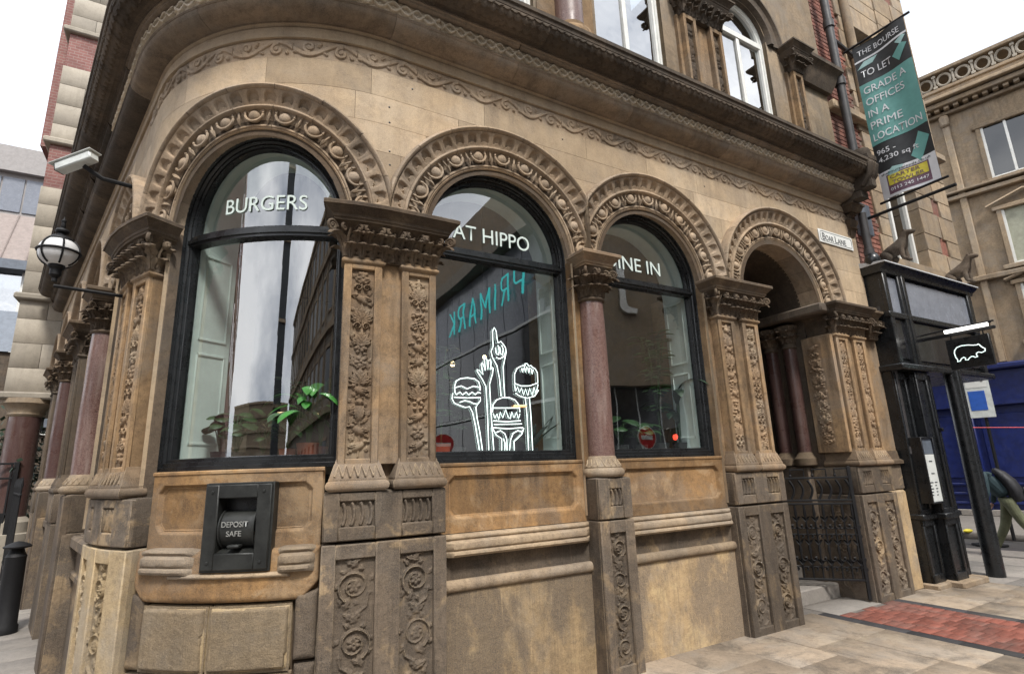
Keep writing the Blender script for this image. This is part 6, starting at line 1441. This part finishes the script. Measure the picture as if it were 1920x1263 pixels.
plant(-.30, -.42, zs_, 'round', (.12, .075), 'pot_dark', 'leaf_green', 'round leaved plant in a dark pot at the left of the corner window', 1, 1.0, 9, .24)
plant(.12, -.5, zs_, 'round', (.1, .07), 'pot_dark', 'leaf_green', 'low round leaved plant in the middle of the corner window', 2, .95, 10, .22)
plant(.60, -.45, zs_, 'banana', (.16, .11), 'terracotta', 'leaf_bright', 'large bright leaved plant in a terracotta pot at the right of the corner window', 3, 1.0, 11, .30)
plant(.36, -.6, zs_, 'fern', (.12, .08), 'terracotta', 'leaf_dark', 'tall dark leaved plant behind the corner window', 4, 1.0, 6, .5)
plant(1.80, -.45, zs_, 'fern', (.14, .08), 'terracotta', 'leaf_green', 'tall thin plant in a terracotta pot at the left of the neon sign', 5, .8, 7, .75)
plant(2.70, -.5, zs_, 'spike', (.1, .07), 'pot_dark', 'leaf_dark', 'dark spiky plant to the right of the neon sign', 6, 1.0, 12, .2)
plant(3.78, -.5, zs_, 'round', (.12, .08), 'pot_dark', 'leaf_green', 'broad leaved plant at the left of the third window', 7, 1.3, 8, .28)
plant(4.38, -.55, zs_, 'fern', (.14, .09), 'pot_dark', 'leaf_green', 'tall climbing plant at the right of the third window', 8, 1.3, 7, 1.1)
plant(-.08, -.40, zs_, 'round', (.11, .07), 'pot_dark', 'leaf_green', 'middle-sized round leaved plant second from the left in the corner window', 11, 1.1, 9, .28)
plant(.42, -.42, zs_, 'banana', (.12, .08), 'terracotta', 'leaf_green', 'drooping dark green plant beside the bright leaved one in the corner window', 12, .8, 9, .18)
plant(.70, -.62, zs_, 'banana', (.14, .09), 'terracotta', 'leaf_bright', 'tall arching bright leaved plant at the far right of the corner window', 13, 1.15, 9, .42)
plant(4.08, -.55, zs_, 'round', (.12, .08), 'pot_dark', 'leaf_green', 'low leafy plant in the middle of the third window', 14, 1.2, 9, .22)
plant(4.62, -.50, zs_, 'banana', (.14, .09), 'pot_dark', 'leaf_dark', 'dark drooping plant in the right corner of the third window', 15, 1.0, 8, .6)
plant(2.02, -.62, zs_, 'fern', (.12, .08), 'pot_dark', 'leaf_dark', 'dark feathery plant behind the left arm of the neon sign', 16, .9, 7, .5)
for lb, u, z, d, r, mt in (('small glowing bulb hanging behind the neon sign, left one', 2.02, 2.55, -.7, .022, 'bulb_glow'), ('small glowing bulb hanging behind the neon sign, right one', 2.40, 2.66, -.8, .018, 'bulb_glow')):
    t = thing('hanging_bulb', lb, 'lamp', tuple(F([u, z, d]))); obj('bulb', MB().ell((u, z, d), (r, r*1.2, r), 10, 7), mt, t); obj('cord', MB().tube([(u, z+r, d), (u, 4.8, d)], .004, 5), 'iron', t)
for lb, u, z, d in (('flat round pendant lamp glowing behind the corner window, left one', -.05, 2.11, -1.0), ('flat round pendant lamp glowing behind the corner window, right one', .25, 2.13, -1.3)):
    t = thing('pendant_lamp', lb, 'lamp', tuple(F([u, z, d]))); mb = MB(); mb.lathe([(.0, z+.015), (.14, z+.01), (.145, z), (0, z-.006)], u, d, 20); obj('lamp_disc', mb, 'bulb_disc', t); obj('cord', MB().tube([(u, z, d), (u, 4.8, d)], .004, 5), 'iron', t)
